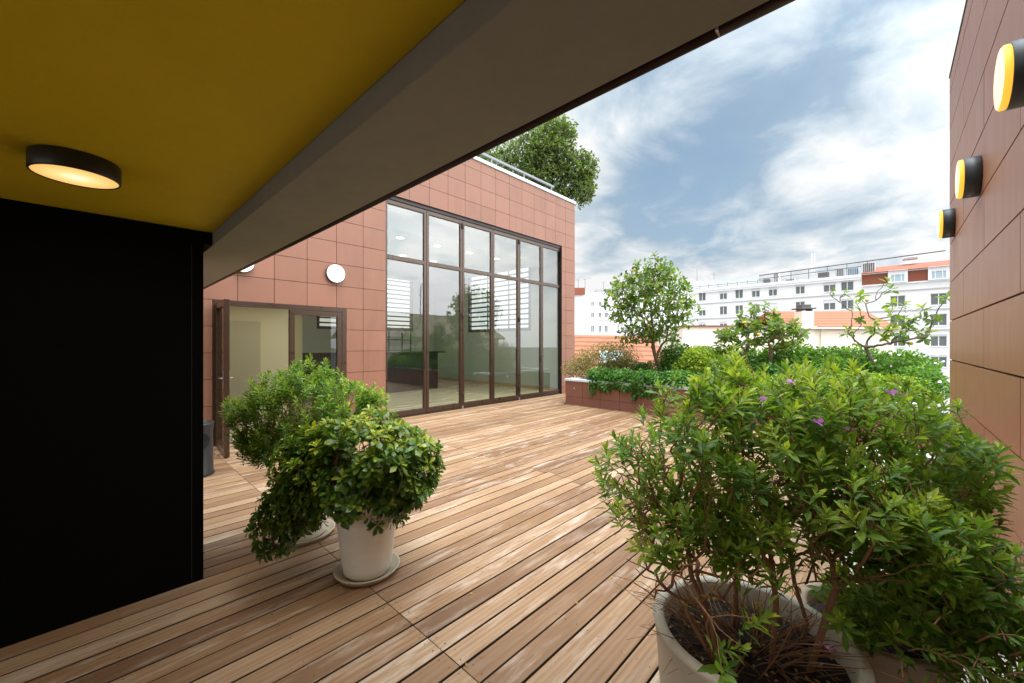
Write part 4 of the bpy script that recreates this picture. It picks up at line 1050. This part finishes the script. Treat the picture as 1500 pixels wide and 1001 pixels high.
# balustrade of pale screens along the left part of the roof
mb = MB(); ya, yb = float(at_x(1110, 410, XW)[1]), 34.0
mb.box(XW+.3, ya, zc_+.75, XW+.36, yb, zc_+2.0); mb.build('roof_screen', M['rooflight'], apt)
mb = MB(); mb.box(XW-.1, ya-1, zc_+.85, XW-.06, yb, zc_+.92)
for yy in np.arange(ya, yb, 1.6): mb.box(XW-.1, yy-.03, zc_+.385, XW-.05, yy+.03, zc_+1.15)
mb.build('roof_railing', M['roofdark'], apt)
def roof_box(name, px0, px1, z0, z1, mat, label, X=XW+2, cat='roof equipment', group='machines on the apartment roof'):
    y1, y0 = float(at_x(px0, 400, X)[1]), float(at_x(px1, 400, X)[1])
    t = thing(name, (X, (y0+y1)/2, z0), label, cat, group)
    mb = MB(); mb.box(X, y0, z0, X+1.2, y1, z1); mb.build('casing', M[mat], t, bevel=.04)
    mb = MB(); n = max(2, int((y1-y0)/.25))
    for k in range(n): a = y0+.1+(y1-y0-.2)*k/n; mb.box(X-.02, a, z0+.15, X-.002, a+(y1-y0-.2)/n*.6, z1-.15)
    mb.build('grille', M['roofdark'], t)
zr_ = zc_+.385
roof_box('air_handler', 1118, 1127, zr_, zr_+1.0, 'roofdark', 'dark squat air handling unit left of the pale box on the apartment roof')
roof_box('air_handler', 1133, 1141, zr_, zr_+1.9, 'rooflight', 'tall pale box unit on the apartment roof')
roof_box('air_handler', 1150, 1164, zr_, zr_+.7, 'roofgrey', 'low grey unit on the apartment roof left of the lattice mast')
roof_box('air_handler', 1198, 1214, zr_, zr_+1.2, 'roofdark', 'brown machine on the apartment roof just right of the lattice mast')
roof_box('air_handler', 1224, 1236, zr_, zr_+1.6, 'roofgrey', 'grey slatted unit on the apartment roof near the brick end')
roof_box('air_handler', 1240, 1258, zr_, zr_+1.5, 'skylight', 'bluish glazed unit on the apartment roof beside the brick end')
roof_box('stair_housing', 1262, 1282, 12.2, 14.0, 'rooflight', 'pale stair housing where the brick end begins', XW+1.0)
roof_box('solar_panel', 1322, 1345, 14.4, 14.75, 'rooflight', 'thin pale panel on the brick end roof', XW+4.5)
pg = thing('pipe_rack', (XW, 10, zr_), 'long dark pipe rack running along the apartment roof', 'pipe rack')
mb = MB(); y1, y0 = float(at_x(1112,400,XW+.8)[1]), float(at_x(1385,400,XW+.8)[1])
mb.tube([(XW+.8, y1, zr_+1.55), (XW+.8, y0, zr_+2.35)], .09, 6); mb.tube([(XW+.8, y1, zr_+.9), (XW+.8, float(at_x(1262,400,XW+.8)[1]), zr_+1.35)], .06, 6)
mb.build('pipe', M['roofdark'], pg)
mb = MB()
for yy in np.arange(y0+8, y1, 2.4): mb.box(XW+.78, yy-.04, zr_-.1 if yy > YS else 12.4, XW+.85, yy+.04, zr_+1.5+.8*(y1-yy)/(y1-y0))
mb.build('support', M['roofdark'], pg)
def mast(name, p, h_, label, lattice=False, cat='antenna', arms=3, group='antennas on the roofs'):
    t = thing(name, tuple(p), label, cat, group); mb = MB(); p = Vector(p)
    if lattice:
        for dx, dy in ((.18,.18),(-.18,.18),(0,-.2)): mb.tube([p+Vector((dx,dy,0)), p+Vector((dx,dy,h_))], .05, 5)
        for k in range(int(h_/.45)): mb.tube([p+Vector((.18,.18,k*.45)), p+Vector((-.18,.18,k*.45+.4)), p+Vector((0,-.2,k*.45))], .03, 4)
        mb.build('lattice', M['rooflight'], t)
    else:
        mb.tube([p, p+Vector((0,0,h_))], .035, 5); mb.build('pole', M['roofdark'], t)
        mb = MB()
        for k in range(arms): z = h_*(.98-.14*k); mb.tube([p+Vector((.3*RT[0],.3*RT[1],0))*(1+.8*k)+Vector((0,0,z)), p-Vector((.3*RT[0],.3*RT[1],0))*(1+.8*k)+Vector((0,0,z))], .022, 4)
        mb.build('arms', M['roofdark'], t)
mast('lattice_mast', at_x(1191, 402, XW+2), 3.4, 'pale lattice mast on the roof of the white apartment block', True)
mast('antenna', at_x(1021, 425, XW+2), 4.2, 'thin single rod on the apartment roof just right of the citrus tree', arms=0)
mast('antenna', at_x(1046, 412, XW+2), 1.6, 'small antenna with short arms on the pale roof screen', arms=2)

# white house far left beyond the citrus tree: stands square to the view
def face_matrix(px, D, z, yaw=0):
    p = at_d(px, HY, D); a = math.atan2(RT[1], RT[0]) + yaw
    return Matrix.Translation((p[0], p[1], z)) @ Matrix.Rotation(a, 4, 'Z')      # local x = to the right, y = away, z = up
DL = 75.0; k_ = DL/F
wl = thing('white_house', tuple(at_d(900, HY, DL))[:2] + (-12,), 'white flat block with small windows far behind the left end of the planter', 'building')
T = face_matrix(866, DL, 0)
Zp = lambda y, D=DL: H + (HY-y)*D/F
mb = MB(); W_ = (1012-866)*k_
wl_w = []
for px in (868, 879, 888, 905.5, 921, 936, 951, 966, 981): 
    for yy, hh in ((445.5, 7), (462, 8), (482, 10)): wl_w.append(((px-866)*k_, Zp(yy), 5.0*k_ if px != 905.5 else 3*k_, hh*k_))
rects = [(0, W_, -12, Zp(429))]
for (a, b, w, h_) in wl_w: rects = cut(rects, (a-w/2, a+w/2, b-h_/2, b+h_/2))
for (a, b, c, d) in rects: mb.box(a, 0, c, b, .3, d, M=T)
mb.box(.02, .31, -12, W_, 10, Zp(429)-.02, M=T)
mb.box(0, -.12, Zp(430.5), W_, -.003, Zp(429), M=T)
mb.build('wall', M['wall_w2'], wl)
mb = MB(); mb.box(0, -.08, Zp(470.5), W_, -.004, Zp(469), M=T); mb.box(0, -.06, Zp(454.5), W_, -.004, Zp(453.8), M=T); mb.build('string_course', M['bldline'], wl)
for (a, b, w, h_) in wl_w:
    mb = MB(); f = .07; a0, a1, c0, c1 = a-w/2+.004, a+w/2-.004, b-h_/2+.004, b+h_/2-.004
    mb.box(a0, .1, c0, a0+f, .17, c1, M=T); mb.box(a1-f, .1, c0, a1, .17, c1, M=T); mb.box(a0+f, .1, c0, a1-f, .17, c0+f, M=T); mb.box(a0+f, .1, c1-f, a1-f, .17, c1, M=T); mb.box(a-.04, .101, c0+f, a+.04, .17, c1-f, M=T)
    wf = mb.build('window', M['winframe'], wl); mb = MB(); mb.box(a0+f, .13, c0+f, a1-f, .15, c1-f, M=T); mb.build('pane', M['winglass'], wf)
mb = MB(); mb.box(1.2, 1, Zp(429), 3.2, 3, Zp(424), M=T); mb.box(.6, .5, Zp(426)+.2, 5, .55, Zp(426)+.3, M=T)
for q in np.arange(.6, 5.2, .6): mb.box(q, .5, Zp(429), q+.06, .56, Zp(425.5), M=T)
mb.build('roof_railing', M['roofgrey'], wl)
# its taller blank neighbour with an orange roof edge
nb = thing('gabled_house', tuple(at_d(850, HY, 70))[:2] + (-12,), 'blank white gable wall with an orange roof edge beside the terracotta corner', 'building')
T = face_matrix(866, 73, 0, R(8)); kk2 = 73/F
mb = MB(); a0 = -60*kk2
mb.poly([T @ Vector(q) for q in ((a0,0,-12),(0,0,-12),(0,0,Zp(429,73)),(a0*.10,0,Zp(427,73)),(a0,0,Zp(440,73)))])
mb.poly([T @ Vector(q) for q in ((0,0,-12),(0,9,-12),(0,9,Zp(429,73)),(0,0,Zp(429,73)))])
mb.build('wall', M['wall_w2'], nb)
mb = MB(); mb.box(a0, -.4, Zp(432,73), -.9, 8, Zp(422,73), M=T @ Matrix.Rotation(R(-2),4,'Y')); mb.build('roof', M['brickr'], nb)
for i, (px, y0_, y1_) in enumerate(((847,424,410),(857,422,409),(884,428,413))):
    p = at_d(px, y0_, 74+i); mast('antenna', p, (y0_-y1_)*74/F, ['thin antenna nearest the terracotta building corner', 'thin antenna above the orange roof edge', 'thin antenna above the white flat block'][i], arms=1)

# tiled houses in front
def uvquad(mb_list, quad, su, sv): mb_list.append((quad, su, sv))
def tiled(name, parent, quads, mat):
    me = bpy.data.meshes.new(name); V = []; Fc = []; UV = []
    for q, su, sv in quads:
        b = len(V); V += [tuple(p) for p in q]; Fc.append(tuple(range(b, b+len(q)))); UV += [(0,0),(su,0),(su,sv),(0,sv)]
    me.from_pydata(V, [], Fc); me.materials.append(mat); l = me.uv_layers.new(name='UVMap')
    for i, uv in enumerate(UV): l.data[i].uv = uv
    me.update(); o = bpy.data.objects.new(name, me); link(o, parent)
    o.matrix_parent_inverse = Matrix.Translation(parent.location).inverted()
    s = o.modifiers.new('thick', 'SOLIDIFY'); s.thickness = .15; s.offset = -1
    return o
DC = 30.0; kc = DC/F
ch = thing('cream_house', tuple(at_d(1160, HY, DC))[:2] + (-12,), 'cream rendered house with orange tiled roof and stubby chimney before the apartment block', 'building')
T = face_matrix(1160, DC, 0); zp = lambda y: H+(HY-y)*kc
xl, xr = (1000-1160)*kc, (1313-1160)*kc
mb = MB(); mb.box(xl, 0, -12, 0, 7, zp(479), M=T); mb.box(.001, .001, -12, xr-.2, 7, zp(481.5), M=T); mb.build('wall', M['cream'], ch)
e = .22; rz = zp(456) + 1.5*.0; up = 2.6; zridge = H + (HY-456)*(DC+up)/F
q = lambda x, y, z: T @ Vector((x, y, z))
tiled('roof', ch, [([q(0,-e,zp(481)), q(xr+e,-e,zp(481)), q(xr-.1,up,zridge), q(-.15,up,zridge)], 4, 2.0), ([q(xr+e,-e,zp(481)), q(xr+e,7,zp(481)), q(xr-.1,5,zridge), q(xr-.1,up,zridge)], 4, 2.0), ([q(-.3,7,zp(481)), q(xr+e,7,zp(481)), q(xr-.1,up,zridge), q(-.15,up,zridge)][::-1], 4, 2.0)], M['tile'])
mb = MB(); mb.box(xl-.1, -.14, zp(479)+.002, -.002, 1.2, zp(477), M=T); mb.build('wall_tiles', M['brickr'], ch)
mb = MB(); mb.tube([q(0,-e-.06,zp(481.5)), q(xr+e,-e-.06,zp(481.5))], .07, 8); mb.tube([q((1202-1160)*kc,-e-.03,zp(482)), q((1202-1160)*kc,-.06,zp(488)), q((1200-1160)*kc,-.06,-8)], .05, 8); mb.build('gutter', M['cream'], ch)
mb = MB(); c0, c1 = (1173.5-1160)*kc, (1191-1160)*kc; mb.box(c0, -.1, zp(520), c1, .75, zp(456), M=T); mb.box(c0-.08, -.2, zp(482), c1+.15, -.101, zp(478.5), M=T); cm = mb.build('chimney', M['cream'], ch, bevel=.02)
mb = MB(); mb.box(c0-.12, -.2, zp(453), c1+.12, .9, zp(451), M=T); mb.box(c0+.03, 0, zp(456)+.01, c0+.15, .6, zp(453)-.005, M=T); mb.box(c1-.15, 0, zp(456)+.01, c1-.03, .6, zp(453)-.005, M=T); mb.box(c0+.1, .05, zp(451)+.005, c1-.1, .7, zp(446), M=T); mb.build('cowl', M['roofdark'], cm, bevel=.02)

DT = 20.0; kt = DT/F
th2 = thing('tiled_house', tuple(at_d(890, HY, DT))[:2] + (-12,), 'low orange tiled roof with a bluish skylight behind the left end of the planter', 'building')
T = face_matrix(890, DT, 0, R(-14)); zp = lambda y: H+(HY-y)*kt
q = lambda x, y, z: T @ Vector((x, y, z))
x0, x1 = -4.0, 2.8
tiled('roof', th2, [([q(x0,0,zp(560)), q(x1+.9,0,zp(560)), q(x1-.4,3.6,zp(490)), q(x0,3.6,zp(487))], 6, 3.2), ([q(x1+.9,0,zp(560)), q(x1+1.2,8,zp(555)), q(x1-.2,5.2,zp(490)), q(x1-.4,3.6,zp(490))], 5, 5), ([q(x0,8,zp(560)), q(x0,3.6,zp(487)), q(x1-.4,3.6,zp(490)), q(x1+1,8,zp(560))], 5, 5)], M['tile'])
mb = MB(); mb.box(x0+.1, .3, -12, x1+.4, 7.6, zp(562), M=T); mb.build('wall', M['cream'], th2)
sl = (zp(488)-zp(560))/3.6
Ts = T @ Matrix.Translation((-.45, 1.2, zp(560)+sl*1.2+.03)) @ Matrix.Rotation(math.atan(sl), 4, 'X')
mb = MB(); mb.box(0,0,0,1.25,1.1,.08, M=Ts); sk_ = mb.build('skylight', M['winframe'], th2); mb = MB(); mb.box(.08,.08,.081,1.17,1.02,.10, M=Ts); mb.build('pane', M['skylight'], sk_)
# another tiled roof further right, low behind the shrubs
# house off to the right, seen only mirrored in the glass front
hs = thing('tan_roofed_house', (20, -13, -12), 'tan tiled house mirrored in the glass front', 'building')
mb = MB(); mb.box(14.5, -19, -12, 27, -12.2, 2.2); mb.build('wall', M['cream'], hs)
tiled('roof', hs, [([Vector((14,-11.8,2.15)), Vector((27.5,-11.8,2.15)), Vector((27.5,-15.6,4.3)), Vector((14,-15.6,4.3))][::-1], 5, 4.5), ([Vector((14,-19.4,2.15)), Vector((27.5,-19.4,2.15)), Vector((27.5,-15.6,4.3)), Vector((14,-15.6,4.3))], 5, 4.5)], M['tile2'])
mast('roof_aerial', (19.5, -14.2, 3.5), 3.2, 'rooftop aerial with crossbars mirrored in the second glass leaf', arms=3)

# ================================================================== SKY, SUN, CAMERA
SUN_EL, SUN_AZ = R(60), R(-104)      # direction towards the sun in plan
w = bpy.data.worlds.new('World'); SC.world = w; w.use_nodes = True
nt = w.node_tree; L = nt.links; bg = nt.nodes['Background']; out = nt.nodes['World Output']
sky = nt.nodes.new('ShaderNodeTexSky'); sky.sky_type = 'NISHITA'; sky.sun_disc = False
sky.sun_elevation = SUN_EL; sky.sun_rotation = PI/2 - SUN_AZ; sky.air_density = 1.0; sky.dust_density = 1.5; sky.ozone_density = .6
L.new(mixc(nt, 1.0, sky.outputs[0], (.98,1.06,1.02), 'MULTIPLY'), bg.inputs[0]); bg.inputs[1].default_value = .072
tc = nt.nodes.new('ShaderNodeTexCoord'); dirv = tc.outputs['Generated']
sx = nt.nodes.new('ShaderNodeSeparateXYZ'); L.new(dirv, sx.inputs[0])
zz = math_(nt, 'ADD', math_(nt, 'MAXIMUM', sx.outputs[2], 0.0), .22)
cb = nt.nodes.new('ShaderNodeCombineXYZ'); L.new(math_(nt,'DIVIDE',sx.outputs[0],zz), cb.inputs[0]); L.new(math_(nt,'DIVIDE',sx.outputs[1],zz), cb.inputs[1])
pc_ = cb.outputs[0]
n1 = noise(nt, pc_, .95, 7, .50, .25); n2 = noise(nt, vmath(nt,'ADD',pc_,(7.3,2.1,0)), 2.9, 7, .56, .35)
cov = math_(nt, 'ADD', math_(nt,'MULTIPLY',n1,.60), math_(nt,'MULTIPLY',n2,.40))
# breaks in the cloud deck: the blue shows where the layer is thin
holes = None
for (px, py, rad, amt) in ((1010,215,.20,.14),(1060,300,.15,.12),(960,255,.11,.11),(1180,70,.22,.08),(1250,270,.20,.05)):
    d = nrm(ray(px, py)); dt = nt.nodes.new('ShaderNodeVectorMath'); dt.operation = 'DISTANCE'; L.new(dirv, dt.inputs[0]); dt.inputs[1].default_value = tuple(d)
    g_ = math_(nt, 'MULTIPLY', math_(nt, 'EXPONENT', math_(nt, 'MULTIPLY', math_(nt, 'POWER', math_(nt,'DIVIDE',dt.outputs['Value'],rad), 2.0), -1.0)), amt)
    holes = g_ if holes is None else math_(nt, 'ADD', holes, g_)
cov = math_(nt, 'SUBTRACT', cov, holes)
hz = math_(nt, 'EXPONENT', math_(nt, 'MULTIPLY', math_(nt,'MAXIMUM',sx.outputs[2],0.0), -7.0))
cov = math_(nt, 'ADD', cov, math_(nt, 'MULTIPLY', hz, .30))
cr = ramp(nt, [(.16, (.36,.36,.36)), (.46, (1,1,1))]); cr.color_ramp.interpolation = 'EASE'; L.new(cov, cr.inputs[0])
cc = ramp(nt, [(.28, (.40,.52,.63)), (.44, (.66,.745,.81)), (.60, (1.0,1.0,1.0))]); L.new(math_(nt,'ADD',cov,math_(nt,'MULTIPLY',math_(nt,'SUBTRACT',n2,.5),.60)), cc.inputs[0])
bg2 = nt.nodes.new('ShaderNodeBackground'); L.new(cc.outputs[0], bg2.inputs[0]); 
# added out-of-view glow towards the sun, lifts the terrace and plants
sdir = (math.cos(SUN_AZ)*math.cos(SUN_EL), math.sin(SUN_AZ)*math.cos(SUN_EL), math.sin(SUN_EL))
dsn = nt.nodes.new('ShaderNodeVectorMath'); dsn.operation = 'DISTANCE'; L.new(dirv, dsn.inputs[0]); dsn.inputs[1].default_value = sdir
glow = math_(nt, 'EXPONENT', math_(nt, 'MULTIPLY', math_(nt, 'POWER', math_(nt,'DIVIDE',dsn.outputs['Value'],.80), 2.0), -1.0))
# added out-of-view lobe low to the right, brightens what the glass front mirrors
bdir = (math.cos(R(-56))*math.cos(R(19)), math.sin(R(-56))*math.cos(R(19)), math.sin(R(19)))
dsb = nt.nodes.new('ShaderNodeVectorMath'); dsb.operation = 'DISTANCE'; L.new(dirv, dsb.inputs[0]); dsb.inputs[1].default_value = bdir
side_fill = math_(nt, 'EXPONENT', math_(nt, 'MULTIPLY', math_(nt, 'POWER', math_(nt,'DIVIDE',dsb.outputs['Value'],.42), 2.0), -1.0))
zen_fill = math_(nt, 'MULTIPLY', math_(nt, 'POWER', math_(nt, 'MAXIMUM', sx.outputs[2], 0.0), 8.0), 5.0)  # added overhead sky brightness, out of view, to light the foreground plants
L.new(math_(nt, 'ADD', math_(nt, 'ADD', .385, math_(nt, 'MULTIPLY', glow, 1.2)), math_(nt, 'ADD', math_(nt, 'MULTIPLY', side_fill, 2.3), zen_fill)), bg2.inputs[1])
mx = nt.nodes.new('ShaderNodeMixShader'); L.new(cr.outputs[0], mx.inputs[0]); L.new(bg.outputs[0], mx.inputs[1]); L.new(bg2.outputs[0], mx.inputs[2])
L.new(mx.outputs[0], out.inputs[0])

sl_ = bpy.data.lights.new('sun', 'SUN'); sl_.energy = .6; sl_.angle = R(25); sl_.color = (1, .96, .90)
so = bpy.data.objects.new('sun', sl_); COL.objects.link(so)
sd = Vector((math.cos(SUN_AZ)*math.cos(SUN_EL), math.sin(SUN_AZ)*math.cos(SUN_EL), math.sin(SUN_EL)))
so.rotation_euler = sd.to_track_quat('Z', 'Y').to_euler(); so.location = (0, 0, 30)

cam = bpy.data.cameras.new('camera'); co = bpy.data.objects.new('camera', cam); COL.objects.link(co)
cam.sensor_width = 36; cam.lens = F/1500*36; cam.shift_y = 4.5/1500; cam.clip_start = .02; cam.clip_end = 3000
co.location = (0, 0, H); co.rotation_euler = (PI/2, 0, TH-PI/2)
SC.camera = co
SC.view_settings.view_transform = 'Standard'; SC.view_settings.look = 'None'; SC.view_settings.exposure = 1.2; SC.view_settings.gamma = 1
SC.cycles.max_bounces = 9; SC.cycles.diffuse_bounces = 4; SC.cycles.transparent_max_bounces = 12; SC.cycles.glossy_bounces = 4
